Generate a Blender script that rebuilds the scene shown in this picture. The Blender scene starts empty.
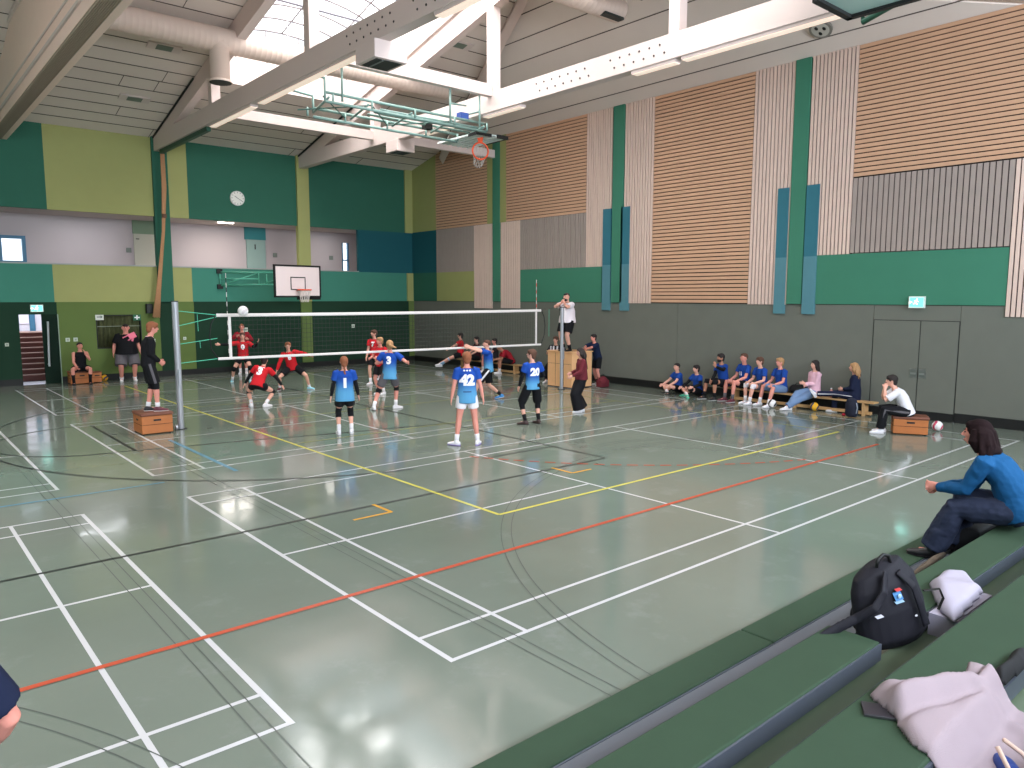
import bpy, bmesh, math, random
from mathutils import Vector, Matrix
random.seed(7)
# ---------------------------------------------------------------- camera
S = bpy.context.scene
C = S.collection
W, D, H = 14.68, 22.86, 2.55          # right wall x, back wall y, wall padding height
CX, CY, CZ = -3.160, -4.363, 2.727
YAW, PITCH, ROLL, FOC = 0.860186, -0.115870, 0.001156, 748.26
def cam_axes():
    cy, sy = math.cos(YAW), math.sin(YAW)
    f = Vector((math.cos(PITCH)*cy, math.cos(PITCH)*sy, math.sin(PITCH)))
    r = Vector((sy, -cy, 0)); u = r.cross(f)
    return r*math.cos(ROLL)+u*math.sin(ROLL), -r*math.sin(ROLL)+u*math.cos(ROLL), f
_r, _u, _f = cam_axes()
cd = bpy.data.cameras.new('camera'); cam = bpy.data.objects.new('camera', cd); C.objects.link(cam)
cd.sensor_width = 36; cd.lens = FOC/1024*36; cd.clip_start = .05; cd.clip_end = 200
cam.matrix_world = Matrix(((_r.x, _u.x, -_f.x, CX), (_r.y, _u.y, -_f.y, CY), (_r.z, _u.z, -_f.z, CZ), (0, 0, 0, 1)))
S.camera = cam
# ---------------------------------------------------------------- view, world, daylight
S.view_settings.view_transform = 'Standard'; S.view_settings.look = 'None'
S.view_settings.exposure = 0.86; S.view_settings.gamma = 1; S.view_settings.use_curve_mapping = False
S.cycles.max_bounces = 8; S.cycles.diffuse_bounces = 5; S.cycles.glossy_bounces = 3
S.cycles.transparent_max_bounces = 12; S.cycles.transmission_bounces = 4
S.cycles.caustics_reflective = False; S.cycles.caustics_refractive = False
S.cycles.sample_clamp_indirect = 6; S.cycles.use_denoising = True
wd = bpy.data.worlds.new('sky'); S.world = wd; wd.use_nodes = True
wd.node_tree.nodes['Background'].inputs[0].default_value = (.86, .93, 1.0, 1)
wd.node_tree.nodes['Background'].inputs[1].default_value = 1.5
def area(name, loc, rot, sx, sy, power, col=(1, 1, 1)):
    l = bpy.data.lights.new(name, 'AREA'); l.shape = 'RECTANGLE'; l.size = sx; l.size_y = sy
    l.energy = power; l.color = col
    o = bpy.data.objects.new(name, l); o.location = loc; o.rotation_euler = rot; C.objects.link(o); return o
# daylight above the translucent roof lights (one per glazed bay)
area('daylight_roof_light', (7.15, 10.75, 12.6), (0, 0, 0), 5.4, 16.5, 1900, (1, .97, .93))
area('daylight_roof_light', (-8.1, 10.75, 12.6), (0, 0, 0), 5.4, 16.5, 3200, (1, .97, .93))
# added fill light behind the camera, shining in through invented front windows
area('front_fill_light', (2.0, -8.2, 5.2), (math.radians(96), 0, 0), 22, 3.0, 3100, (.93, .96, 1))
# ---------------------------------------------------------------- colours and materials
def lin(c):
    return tuple(((v/255)/12.92 if v/255 <= .04045 else ((v/255+.055)/1.055)**2.4) for v in c)+(1,)
_m = {}
def mat(name, col, rough=.6, spec=.4, noise=0, nscale=6, metal=0, bump=0, bscale=80, emit=0):
    """plain surface colour with faint procedural wear"""
    if name in _m: return _m[name]
    m = bpy.data.materials.new(name); m.use_nodes = True; nt = m.node_tree; b = nt.nodes['Principled BSDF']
    b.inputs['Base Color'].default_value = lin(col); b.inputs['Roughness'].default_value = rough
    b.inputs['Specular IOR Level'].default_value = spec; b.inputs['Metallic'].default_value = metal
    tc = nt.nodes.new('ShaderNodeTexCoord')
    if noise:
        n = nt.nodes.new('ShaderNodeTexNoise'); n.inputs['Scale'].default_value = nscale; n.inputs['Detail'].default_value = 3
        mx = nt.nodes.new('ShaderNodeMix'); mx.data_type = 'RGBA'; c = lin(col)
        mx.inputs[6].default_value = tuple(v*(1-noise) for v in c[:3])+(1,)
        mx.inputs[7].default_value = tuple(min(1, v*(1+noise)) for v in c[:3])+(1,)
        nt.links.new(tc.outputs['Object'], n.inputs['Vector'])
        nt.links.new(n.outputs['Fac'], mx.inputs[0]); nt.links.new(mx.outputs[2], b.inputs['Base Color'])
    if bump:
        n2 = nt.nodes.new('ShaderNodeTexNoise'); n2.inputs['Scale'].default_value = bscale
        bp = nt.nodes.new('ShaderNodeBump'); bp.inputs['Strength'].default_value = bump; bp.inputs['Distance'].default_value = .01
        nt.links.new(tc.outputs['Object'], n2.inputs['Vector']); nt.links.new(n2.outputs['Fac'], bp.inputs['Height'])
        nt.links.new(bp.outputs['Normal'], b.inputs['Normal'])
    if emit:
        b.inputs['Emission Color'].default_value = lin(col); b.inputs['Emission Strength'].default_value = emit
    _m[name] = m; return m
# ---------------------------------------------------------------- mesh helpers
class MB:
    """collects shapes, then links them as one mesh object"""
    def __init__(s): s.v = []; s.f = []
    def add(s, vs, fs):
        n = len(s.v); s.v += [tuple(v) for v in vs]; s.f += [tuple(i+n for i in f) for f in fs]; return s
    def box(s, x0, x1, y0, y1, z0, z1, M=None):
        vs = [Vector((x, y, z)) for z in (z0, z1) for y in (y0, y1) for x in (x0, x1)]
        if M is not None: vs = [M @ v for v in vs]
        return s.add(vs, [(0, 2, 3, 1), (4, 5, 7, 6), (0, 1, 5, 4), (2, 6, 7, 3), (0, 4, 6, 2), (1, 3, 7, 5)])
    def prism(s, poly, off):
        """poly: 3-D points of a flat outline, extruded by off"""
        n = len(poly); off = Vector(off); vs = [Vector(p) for p in poly]+[Vector(p)+off for p in poly]
        return s.add(vs, [tuple(range(n))[::-1], tuple(range(n, 2*n))]+[(i, (i+1) % n, n+(i+1) % n, n+i) for i in range(n)])
    def tube(s, pts, rad, n=8, cap=True, ref=None):
        """swept elliptical tube; rad: number, list of numbers or list of (a, b)"""
        pts = [Vector(p) for p in pts]; k = len(pts)
        if not isinstance(rad, (list, tuple)): rad = [rad]*k
        base = len(s.v); vs = []; prev = Vector(ref) if ref is not None else None
        for i, p in enumerate(pts):
            t = (pts[min(i+1, k-1)]-pts[max(i-1, 0)]).normalized()
            if prev is None: prev = Vector((1, 0, 0)) if abs(t.x) < .8 else Vector((0, 1, 0))
            a = prev-t*prev.dot(t)
            if a.length < 1e-4: a = t.orthogonal()
            a.normalize(); b = t.cross(a)
            if ref is None: prev = a
            ra, rb = rad[i] if isinstance(rad[i], (list, tuple)) else (rad[i], rad[i])
            for j in range(n):
                q = 2*math.pi*j/n; vs.append(p+a*(ra*math.cos(q))+b*(rb*math.sin(q)))
        fs = [(i*n+j, i*n+(j+1) % n, (i+1)*n+(j+1) % n, (i+1)*n+j) for i in range(k-1) for j in range(n)]
        if cap: fs += [tuple(range(n))[::-1], tuple((k-1)*n+j for j in range(n))]
        return s.add(vs, fs)
    def ball(s, c, r, n=10, M=None):
        """ellipsoid; r number or (rx, ry, rz)"""
        c = Vector(c); r = r if isinstance(r, (list, tuple)) else (r, r, r); vs = []; m = n
        for i in range(m+1):
            th = math.pi*i/m
            for j in range(2*n if 0 < i < m else 1):
                ph = math.pi*j/n
                v = Vector((r[0]*math.sin(th)*math.cos(ph), r[1]*math.sin(th)*math.sin(ph), r[2]*math.cos(th)))
                vs.append(c+(M @ v if M is not None else v))
        k = 2*n; fs = [(0, 1+j, 1+(j+1) % k) for j in range(k)]
        for i in range(m-2):
            a = 1+i*k; fs += [(a+j, a+k+j, a+k+(j+1) % k, a+(j+1) % k) for j in range(k)]
        a = 1+(m-2)*k; e = len(vs)-1; fs += [(a+j, e, a+(j+1) % k) for j in range(k)]
        return s.add(vs, fs)
    def build(s, name, m, parent=None, smooth=False, loc=None, bevel=0):
        me = bpy.data.meshes.new(name); me.from_pydata(s.v, [], s.f); me.update()
        if m: me.materials.append(m)
        if smooth: me.polygons.foreach_set('use_smooth', [True]*len(me.polygons))
        o = bpy.data.objects.new(name, me); C.objects.link(o)
        if parent is not None: o.parent = parent
        if loc is not None: o.location = loc
        if bevel:
            b = o.modifiers.new('bevel', 'BEVEL'); b.width = bevel; b.segments = 2; b.limit_method = 'ANGLE'
        return o
def box(*a): return MB().box(*a)
def tag(o, label, cat, group=None, kind=None):
    o['label'] = label; o['category'] = cat
    if group: o['group'] = group
    if kind: o['kind'] = kind
    return o
def struct(o): o['kind'] = 'structure'; return o
def thing(name, label, cat, loc=(0, 0, 0), rz=0, group=None):
    o = bpy.data.objects.new(name, None); o.empty_display_size = .1; C.objects.link(o)
    o.location = loc; o.rotation_euler = (0, 0, rz); return tag(o, label, cat, group)
def rot(axis, deg): return Matrix.Rotation(math.radians(deg), 3, axis)
def text_mesh(name, s, size, m, parent, M, depth=.004, extr=True, bold=.0):
    cu = bpy.data.curves.new(name, 'FONT'); cu.body = s; cu.size = size; cu.align_x = 'CENTER'; cu.align_y = 'CENTER'
    cu.extrude = depth if extr else 0; cu.offset = bold
    t = bpy.data.objects.new(name, cu); C.objects.link(t)
    me = bpy.data.meshes.new_from_object(t.evaluated_get(bpy.context.evaluated_depsgraph_get()))
    bpy.data.objects.remove(t); bpy.data.curves.remove(cu)
    me.name = name; me.materials.clear(); me.materials.append(m)
    o = bpy.data.objects.new(name, me); C.objects.link(o); o.parent = parent; o.matrix_local = M; return o
# ================================================================ SETTING
def floor_material():
    m = bpy.data.materials.new('floor_coating'); m.use_nodes = True; nt = m.node_tree; b = nt.nodes['Principled BSDF']
    tc = nt.nodes.new('ShaderNodeTexCoord')
    n = nt.nodes.new('ShaderNodeTexNoise'); n.inputs['Scale'].default_value = .55; n.inputs['Detail'].default_value = 5
    r = nt.nodes.new('ShaderNodeValToRGB'); r.color_ramp.elements[0].color = lin((108, 116, 105)); r.color_ramp.elements[1].color = lin((115, 123, 112))
    r.color_ramp.elements[0].position = .3; r.color_ramp.elements[1].position = .7
    nt.links.new(tc.outputs['Object'], n.inputs['Vector']); nt.links.new(n.outputs['Fac'], r.inputs['Fac'])
    # scuffs: pale dusty wipes
    n2 = nt.nodes.new('ShaderNodeTexNoise'); n2.inputs['Scale'].default_value = 1.6; n2.inputs['Detail'].default_value = 9; n2.inputs['Roughness'].default_value = .7
    r2 = nt.nodes.new('ShaderNodeValToRGB'); r2.color_ramp.elements[0].position = .56; r2.color_ramp.elements[0].color = (0, 0, 0, 1)
    r2.color_ramp.elements[1].position = .72; r2.color_ramp.elements[1].color = (.25, .25, .25, 1)
    mx = nt.nodes.new('ShaderNodeMix'); mx.data_type = 'RGBA'; mx.inputs[7].default_value = lin((146, 148, 148))
    nt.links.new(tc.outputs['Object'], n2.inputs['Vector']); nt.links.new(n2.outputs['Fac'], r2.inputs['Fac'])
    nt.links.new(r2.outputs['Color'], mx.inputs[0]); nt.links.new(r.outputs['Color'], mx.inputs[6]); nt.links.new(mx.outputs[2], b.inputs['Base Color'])
    mr = nt.nodes.new('ShaderNodeMapRange'); mr.inputs['To Min'].default_value = .06; mr.inputs['To Max'].default_value = .16
    mr.inputs['From Min'].default_value = .35; mr.inputs['From Max'].default_value = .7
    nt.links.new(n2.outputs['Fac'], mr.inputs['Value']); nt.links.new(mr.outputs['Result'], b.inputs['Roughness'])
    n3 = nt.nodes.new('ShaderNodeTexNoise'); n3.inputs['Scale'].default_value = 2.2; bp = nt.nodes.new('ShaderNodeBump')
    bp.inputs['Strength'].default_value = .06; bp.inputs['Distance'].default_value = .02
    nt.links.new(tc.outputs['Object'], n3.inputs['Vector']); nt.links.new(n3.outputs['Fac'], bp.inputs['Height']); nt.links.new(bp.outputs['Normal'], b.inputs['Normal'])
    b.inputs['Specular IOR Level'].default_value = .42
    return m
FL = struct(box(-15.96, W, -7.0, D, -.2, 0).build('floor', floor_material()))
# ---- painted court lines (each colour one thin painted layer)
LW = MB(); zc = [.0012]
def line(mb, x0, y0, x1, y1, w, z=.002):
    z += .0006 if abs(y1-y0) < abs(x1-x0) else 0
    d = Vector((x1-x0, y1-y0, 0)); d.normalize(); n = Vector((-d.y, d.x, 0))*(w/2); a = Vector((x0, y0, 0)); b = Vector((x1, y1, 0))
    q = [a-n, b-n, b+n, a+n]; mb.add([v+Vector((0, 0, z)) for v in q], [(0, 1, 2, 3)])
def arc(mb, cx, cy, r, a0, a1, w, z=.002, n=None, dash=None):
    n = n or max(8, int(abs(a1-a0)/2.0)); P = []
    for i in range(n+1):
        a = math.radians(a0+(a1-a0)*i/n); P.append((math.cos(a), math.sin(a)))
    for i in range(n):
        if dash and i % dash[1] >= dash[0]: continue
        (c0, s0), (c1, s1) = P[i], P[i+1]; ri, ro = r-w/2, r+w/2
        mb.add([(cx+ri*c0, cy+ri*s0, z), (cx+ro*c0, cy+ro*s0, z), (cx+ro*c1, cy+ro*s1, z), (cx+ri*c1, cy+ri*s1, z)], [(0, 1, 2, 3)])
white = MB()
def badminton(x0, y0, sg=1):
    L, B = 13.4*sg, 6.1; w = .04
    X = lambda v: x0+v*sg
    for v in (0, .76, 4.72, 8.68, 12.64, 13.4): line(white, X(v), y0-.02, X(v), y0+B+.02, w if v else .045)
    for u in (0, .46, 5.64, 6.1): line(white, X(0), y0+u, X(13.4), y0+u, w)
    line(white, X(0), y0+3.05, X(4.72), y0+3.05, w); line(white, X(8.68), y0+3.05, X(13.4), y0+3.05, w)
for yy in (0, 7.71, 15.4):
    badminton(0, yy); badminton(-1.28, yy, -1)
black = MB(); w = .04; zb = .003
line(black, -15, 4.09, 6.22, 4.09, .045, zb); line(black, 6.22, 4.09, 6.22, 18.9, .045, zb)
line(black, 4.58, 5.40, 6.22, 5.40, .04, zb); arc(black, 4.58, 11.72, 6.34, 258, 102, .05, zb, n=80)
arc(black, .1, 11.72, 1.75, 275, 90, .045, zb, n=50)
for a, b in zip([(.25, 9.94), (1.35, 9.72), (2.28, 9.56), (3.54, 9.22), (5.78, 8.81)], [(1.35, 9.72), (2.28, 9.56), (3.54, 9.22), (5.78, 8.81), (6.22, 8.72)]):
    line(black, *a, *b, .04, zb)
line(black, .3, 9.9, .3, 13.35, .06, zb); 
thin = MB()
for cx, a0, a1 in ((7.18, 20, 178), (-8.05, 2, 160)):
    for r in (6.27, 6.39): arc(thin, cx, -1.95, r, a0, a1, .009, .0034, n=90)
for x in (.53, .64, -1.5, -1.39): line(thin, x, -1.4, x, 13.5, .009, .0036)
arc(thin, 7.2, 3.0, 1.85, 330, 460, .012, .0034); arc(thin, 7.2, 3.0, 1.97, 330, 460, .012, .0034)
arc(thin, 6.2, 3.7, .45, 150, 250, .012, .0034)
yel = MB()
yl2 = MB()
for a in ((2.7, 2.69, 11.7, 2.69), (2.7, 2.69, 2.7, 20.69)): line(yel, *a, .05, .0045)
for a in ((11.7, 2.69, 11.7, 20.69), (2.7, 20.69, 11.7, 20.69), (2.7, 11.69, 11.7, 11.69), (2.7, 8.69, 11.7, 8.69), (2.7, 14.69, 11.7, 14.69)): line(yl2, *a, .035, .0044)
ora = MB(); line(ora, -15, 1.6, 11.0, 1.6, .062, .005)
arc(ora, 11.38, 8.88, 7.56, 205, 250, .05, .005, n=66, dash=(2, 3)); line(amb, 6.6, 6.98, 9.4, 6.9, .025, .005) if 0 else None
amb = MB()
for a in ((1.19, 3.67, 1.74, 3.67), (1.73, 3.67, 1.73, 4.13), (5.0, 3.67, 5.42, 3.67), (5.0, 3.67, 5.0, 4.14)): line(amb, *a, .05, .0052)
blu = MB(); line(blu, -9, 7.17, 0, 7.17, .05, .0038); line(blu, 1.07, 10.6, 1.08, 7.2, .07, .0038)
for nm, mb, c in (('white', white, (196, 195, 196)), ('black', black, (30, 33, 30)), ('thin_black', thin, (92, 98, 92)), ('yellow', yel, (206, 198, 92)), ('faded_yellow', yl2, (158, 158, 98)),
                  ('orange_red', ora, (178, 80, 56)), ('amber', amb, (214, 160, 66)), ('blue', blu, (92, 136, 158))):
    struct(mb.build(nm+'_floor_lines', mat('paint_'+nm, c, rough=.22 if nm != 'black' else .4, spec=.4, noise=.05, nscale=3)))
inl = MB()
for x, y in ((1.62, 11.7), (2.1, 11.4), (3.0, 11.7), (3.35, 11.35), (5.2, 8.9), (2.0, 9.6), (3.6, 9.2), (.4, 11.9), (12.2, 11.6)):
    inl.tube([(x, y, 0), (x, y, .003)], .06, n=14)
struct(inl.build('floor_socket_covers', mat('socket_cover', (60, 60, 56), rough=.4)))

# ---- paints
PAD = mat('wall_pad_grey', (108, 110, 101), rough=.9, spec=.15, noise=.06, nscale=2.5, bump=.12, bscale=120)
DGR = mat('paint_dark_green', (48, 98, 80), rough=.8, spec=.2, noise=.04, nscale=3)
YGR = mat('paint_yellow_green', (154, 156, 100), rough=.8, spec=.2, noise=.04, nscale=3)
TGR = mat('paint_teal_green', (64, 126, 108), rough=.8, spec=.2, noise=.04, nscale=3)
MGR = mat('paint_mid_green', (62, 122, 98), rough=.75, spec=.25, noise=.05, nscale=2)
BLU = mat('paint_petrol_blue', (28, 84, 92), rough=.8, spec=.2, noise=.03)
PDG = mat('pad_bottle_green', (34, 58, 44), rough=.9, spec=.12, noise=.08, nscale=3, bump=.1)
POL = mat('pad_olive_green', (96, 114, 64), rough=.9, spec=.12, noise=.05, nscale=3, bump=.1)
BLK = mat('black_rubber', (18, 19, 18), rough=.6)
JNT = mat('joint_dark', (38, 24, 20), rough=.9)
SHW = mat('slat_wood', (200, 158, 128), rough=.62, spec=.3, noise=.05, nscale=4)
SVL = mat('slat_pale', (214, 188, 174), rough=.62, spec=.3, noise=.05, nscale=4)
SGR = mat('slat_grey', (158, 144, 136), rough=.62, spec=.3, noise=.06, nscale=4)
SBL = mat('board_blue', (44, 106, 120), rough=.7, noise=.04)
SBP = mat('board_blue_pale', (80, 128, 138), rough=.7, noise=.04)
WHW = mat('gallery_white', (178, 168, 168), rough=.85, spec=.15)
PWH = mat('beam_white', (206, 190, 184), rough=.55, spec=.3, noise=.02, nscale=2)
CEI = mat('ceiling_panel', (216, 203, 194), rough=.9, spec=.1, noise=.03, nscale=1.5)
GRV = mat('panel_groove', (84, 72, 66), rough=1)
DRK = mat('dark_grille', (42, 46, 44), rough=.6)
STL = mat('galvanised_steel', (158, 160, 164), rough=.4, metal=.3, spec=.5)
TUR = mat('turquoise_steel', (122, 150, 142), rough=.4, spec=.4)

# ---- right wall
wr = struct(box(W+.1, W+.4, -7, D+.3, 0, 9.2).build('wall_right', mat('render_grey', (120, 118, 110), rough=.9)))
def rpart(name, m, y0, y1, z0, z1, x0=0.0, x1=.1, bv=0):
    o = box(W-x0, W+x1, y0, y1, z0, z1).build(name, m, wr, bevel=bv); return o
# padding in tall sections with thin joints, then the double door leaves set flush
for y0, y1 in ((-7, -.9), (-.89, 1.575), (3.425, 9.0), (9.01, 15.0), (15.01, 18.9), (18.91, D)):
    rpart('wall_padding', PAD, y0, y1, .22, 2.545)
rpart('wall_padding', PAD, 1.585, 3.415, 2.215, 2.545)
rpart('plinth', BLK, -7, 1.575, 0, .22, 0, .06); rpart('plinth', BLK, 3.425, D, 0, .22, 0, .06)
dr = struct(MB().box(W-.005, W+.1, 1.6, 2.37, .19, 2.2).box(W-.005, W+.1, 2.39, 3.40, .19, 2.2).build('door_1', PAD))
box(W+.012, W+.1, 1.585, 3.415, .0, 2.215).build('door_gap', BLK, dr); box(W-.002, W+.02, 1.6, 3.4, .0, .18).build('door_plinth', BLK, dr)
for a, b in ((2.21, 2.36), (2.40, 2.55)):
    box(W-.012, W, a, b, .93, 1.13).build('push_plate', mat('plate_grey', (128, 130, 126), rough=.35, metal=.6), dr)
    box(W-.026, W-.012, a+.02, b-.02, 1.0, 1.04).build('pull_handle', mat('plate_grey2', (165, 166, 160), rough=.3, metal=.6), dr)
rpart('shadow_gap', JNT, -7, D, 2.545, 2.56, -.01)
def hslats(y0, y1, z0, z1, m=SHW, p=.106):
    box(W-.0, W+.1, y0, y1, z0, z1).build('panel_backing', JNT, wr)
    mb = MB(); n = round((z1-z0)/p); q = (z1-z0)/n
    for i in range(n): mb.box(W-.035, W+.0, y0, y1, z0+i*q+.0125, z0+(i+1)*q-.0125)
    mb.build('horizontal_slat_panel', m, wr)
def vslats(y0, y1, z0, z1, m=SVL, p=.098):
    box(W-.0, W+.1, y0, y1, z0, z1).build('panel_backing', JNT, wr)
    mb = MB(); n = max(1, round((y1-y0)/p)); q = (y1-y0)/n
    for i in range(n): mb.box(W-.035, W+.0, y0+i*q+.0135, y0+(i+1)*q-.0135, z0, z1)
    mb.build('vertical_slat_panel', m, wr)
ZR = 8.5
rpart('corner_panel', YGR, 21.07, D, 5.42, ZR, .02); rpart('corner_panel', BLU, 21.07, D, 3.72, 5.42, .02); rpart('corner_panel', DGR, 21.07, D, 2.56, 3.72, .02)
hslats(17.75, 21.07, 5.42, ZR); rpart('column_face', YGR, 17.41, 17.75, 5.42, ZR, .04); rpart('column_face', MGR, 17.0, 17.41, 2.56, ZR, .06); rpart('column_face', YGR, 16.67, 17.0, 5.42, ZR, .04)
vslats(18.58, 21.07, 3.71, 5.42, SGR); rpart('low_panel', YGR, 18.58, 21.07, 2.56, 3.71, .02)
vslats(17.46, 18.58, 2.30, 5.42); vslats(15.90, 16.98, 2.32, 5.42)
hslats(12.69, 16.67, 5.42, ZR); vslats(12.69, 15.90, 3.69, 5.42, SGR, .115); rpart('low_panel', MGR, 12.0, 15.90, 2.56, 3.69, .02)
vslats(11.60, 12.69, 3.69, ZR); rpart('column_face', MGR, 11.12, 11.55, 2.56, ZR, .06)
vslats(9.98, 11.10, 2.54, ZR); hslats(6.74, 9.98, 2.56, ZR); vslats(5.62, 6.74, 2.54, ZR)
rpart('column_face', MGR, 5.22, 5.61, 2.56, ZR, .06); vslats(4.06, 5.20, 3.75, ZR)
for y0, y1 in ((11.60, 11.93), (10.84, 11.19), (5.66, 5.96), (4.86, 5.19)):
    rpart('blue_board', SBL, y0, y1, 3.73, 5.46, .06); rpart('blue_board', SBP, y0, y1, 2.31, 3.73, .06)
hslats(.64, 4.06, 5.52, ZR); vslats(.76, 4.06, 3.77, 5.50, SGR, .12); rpart('low_panel', MGR, .76, 4.86, 2.56, 3.75, .02)
vslats(-.5, .76, 2.33, 5.5); hslats(-1.2, .64, 5.52, ZR); rpart('low_panel', MGR, -7, -.5, 2.56, ZR, .02)

# ---- back wall: painted fields around the gallery opening (z 3.74..5.40)
wb = struct(MB().box(-15.96, W, D+.1, D+.3, 5.42, 9).build('wall_back', DGR))
def bpart(name, m, x0, x1, z0, z1, y0=0.0, y1=.12): return box(x0, x1, D-y0, D+y1, z0, z1).build(name, m, wb)
for x0, x1, m in ((-15.96, 1.33, DGR), (1.33, 4.42, YGR), (4.90, 5.55, YGR), (5.55, 9.50, DGR), (9.98, 14.30, DGR)):
    bpart('upper_panel', m, x0, x1, 5.40, 8.0)
bpart('upper_panel', BLU, 12.08, 14.68, 3.72, 5.40, .0, .14)
for x0, x1, m in ((-15.96, 1.36, TGR), (1.36, 4.42, YGR), (4.90, 5.55, YGR), (5.55, 9.50, TGR), (9.98, 14.42, TGR)):
    bpart('middle_panel', m, x0, x1, 2.55, 3.72)
for x0, x1, z1, m in ((-15.96, .37, 2.55, PDG), (.37, 1.40, 2.55, PDG), (1.40, 2.47, 2.55, POL), (3.83, 4.42, 2.55, POL), (2.47, 3.83, 2.55, POL), (4.42, 5.0, 2.55, PDG), (5.0, 5.56, 2.55, POL), (5.56, 9.52, 2.55, PDG), (10.0, 14.42, 2.55, PDG)):
    if x0 == .37: bpart('lower_padding', m, x0, x1, 2.17, z1, .03)
    elif x0 == 2.47: bpart('lower_padding', m, x0, x1, 2.13, z1, .03); bpart('lower_padding', m, x0, x1, .2, 1.03, .03)
    else: bpart('lower_padding', m, x0, x1, .2, z1, .03)
for x0, x1 in ((-15.96, .37), (1.42, W)): bpart('plinth', BLK, x0, x1, 0, .2, .03)
bpart('column', DGR, 4.42, 4.90, 2.55, 8.0, .10); bpart('column', YGR, 9.50, 9.98, 2.55, 8.0, .10); bpart('column', POL, 9.52, 9.96, 0.2, 2.55, .10)
bpart('column', YGR, 14.30, 14.68, 5.40, 8.0, .06); bpart('column', YGR, 14.36, 14.68, 2.55, 3.72, .06); bpart('column', POL, 14.42, 14.68, .2, 2.55, .06)
bpart('gallery_sill', mat('sill_grey', (150, 156, 150), rough=.5), -15.96, 12.08, 3.72, 3.76, .03, .2)
# gallery behind
wg = struct(MB().box(-15.96, .30, 25.4, 25.55, 3.5, 5.7).box(1.05, 12.70, 25.4, 25.55, 3.5, 5.7).box(13.02, 13.8, 25.4, 25.55, 3.5, 5.7).box(.3, 1.05, 25.4, 25.55, 3.5, 3.86).box(.3, 1.05, 25.4, 25.55, 4.72, 5.7).box(12.7, 13.02, 25.4, 25.55, 5.05, 5.7).build('wall_gallery', WHW))
box(-15.96, 13.8, D+.1, 25.6, 3.45, 3.6).build('gallery_slab', WHW, wg); box(-15.96, 13.8, D+.13, 25.4, 5.46, 5.6).build('gallery_soffit', mat('soffit', (176, 168, 162), rough=.9), wg)
box(13.6, 13.8, D+.3, 25.4, 3.6, 5.6).build('gallery_end_wall', WHW, wg)
# gallery window, doors and lamp
GLS = bpy.data.materials.new('pale_glass'); GLS.use_nodes = True; _n = GLS.node_tree
_b = _n.nodes['Principled BSDF']; _o = _n.nodes['Material Output']; _t = _n.nodes.new('ShaderNodeBsdfTransparent'); _x = _n.nodes.new('ShaderNodeMixShader')
_t.inputs[0].default_value = (.93, .96, 1, 1); _b.inputs['Roughness'].default_value = .05; _x.inputs[0].default_value = .12
_n.links.new(_t.outputs[0], _x.inputs[1]); _n.links.new(_b.outputs[0], _x.inputs[2]); _n.links.new(_x.outputs[0], _o.inputs[0])
BFR = mat('window_frame_blue', (58, 110, 138), rough=.5)
w1 = struct(MB().box(.30, .38, 25.3, 25.5, 3.86, 4.72).box(.95, 1.05, 25.3, 25.5, 3.86, 4.72).box(.38, .95, 25.3, 25.5, 4.62, 4.72).box(.38, .95, 25.3, 25.5, 3.86, 3.9).build('window_1', BFR))
box(.38, .95, 25.42, 25.43, 3.9, 4.62).build('window_pane', GLS, w1)
w2 = struct(MB().box(12.70, 12.74, 25.36, 25.5, 3.6, 5.05).box(12.98, 13.02, 25.36, 25.5, 3.6, 5.05).box(12.74, 12.98, 25.36, 25.5, 4.28, 4.33).build('window_2', BFR))
box(12.74, 12.98, 25.42, 25.43, 3.6, 5.05).build('window_pane', GLS, w2)
GDR = mat('gallery_door', (178, 176, 160), rough=.6); GD2 = mat('gallery_door_grey', (136, 160, 152), rough=.6); TEA = mat('teal_panel', (52, 122, 124), rough=.8)
g1 = struct(box(4.38, 5.08, 25.33, 25.4, 3.6, 4.98).build('door_2', GDR)); box(4.36, 5.1, 25.34, 25.4, 4.98, 5.46).build('door_head_panel', mat('sage', (120, 140, 116), rough=.8), g1)
box(4.45, 4.55, 25.28, 25.33, 4.78, 4.81).build('door_closer', DRK, g1)
g2 = struct(box(8.50, 9.27, 25.33, 25.4, 3.6, 4.98).build('door_3', GD2)); box(8.44, 9.30, 25.34, 25.4, 4.98, 5.46).build('door_head_panel', TEA, g2)
box(8.82, 8.86, 25.31, 25.33, 4.6, 4.8).build('door_plate', DRK, g2)
for x, z in ((4.12, 4.3), (9.6, 4.32), (12.1, 4.3)): tag(box(x, x+.17, 25.37, 25.4, z, z+.17).build('wall_socket_box', mat('socket_grey', (116, 124, 116))), 'small grey box on the gallery back wall, ' + {4.12: 'beside the beige door', 9.6: 'beside the grey-green door', 12.1: 'near the narrow bright window'}[x], 'wall box')
EMW = mat('lamp_white', (255, 246, 232), emit=6)
t = thing('gallery_ceiling_light', 'bright short strip light under the gallery soffit', 'ceiling light', (7.15, 23.8, 5.46)); box(-.28, .28, -.06, .06, -.05, 0).build('diffuser', EMW, t); box(-.3, .3, -.07, .07, -.02, .0).build('housing', PWH, t)
area('gallery_lamp', (7.15, 23.9, 5.35), (0, 0, 0), 1.2, .5, 32, (1, .93, .86))
area('gallery_lamp', (2.6, 24.2, 5.35), (0, 0, 0), 1.5, .5, 12, (.93, .95, 1)); area('gallery_lamp', (11.6, 24.2, 5.35), (0, 0, 0), 1.0, .5, 10, (1, .95, .9))

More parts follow.
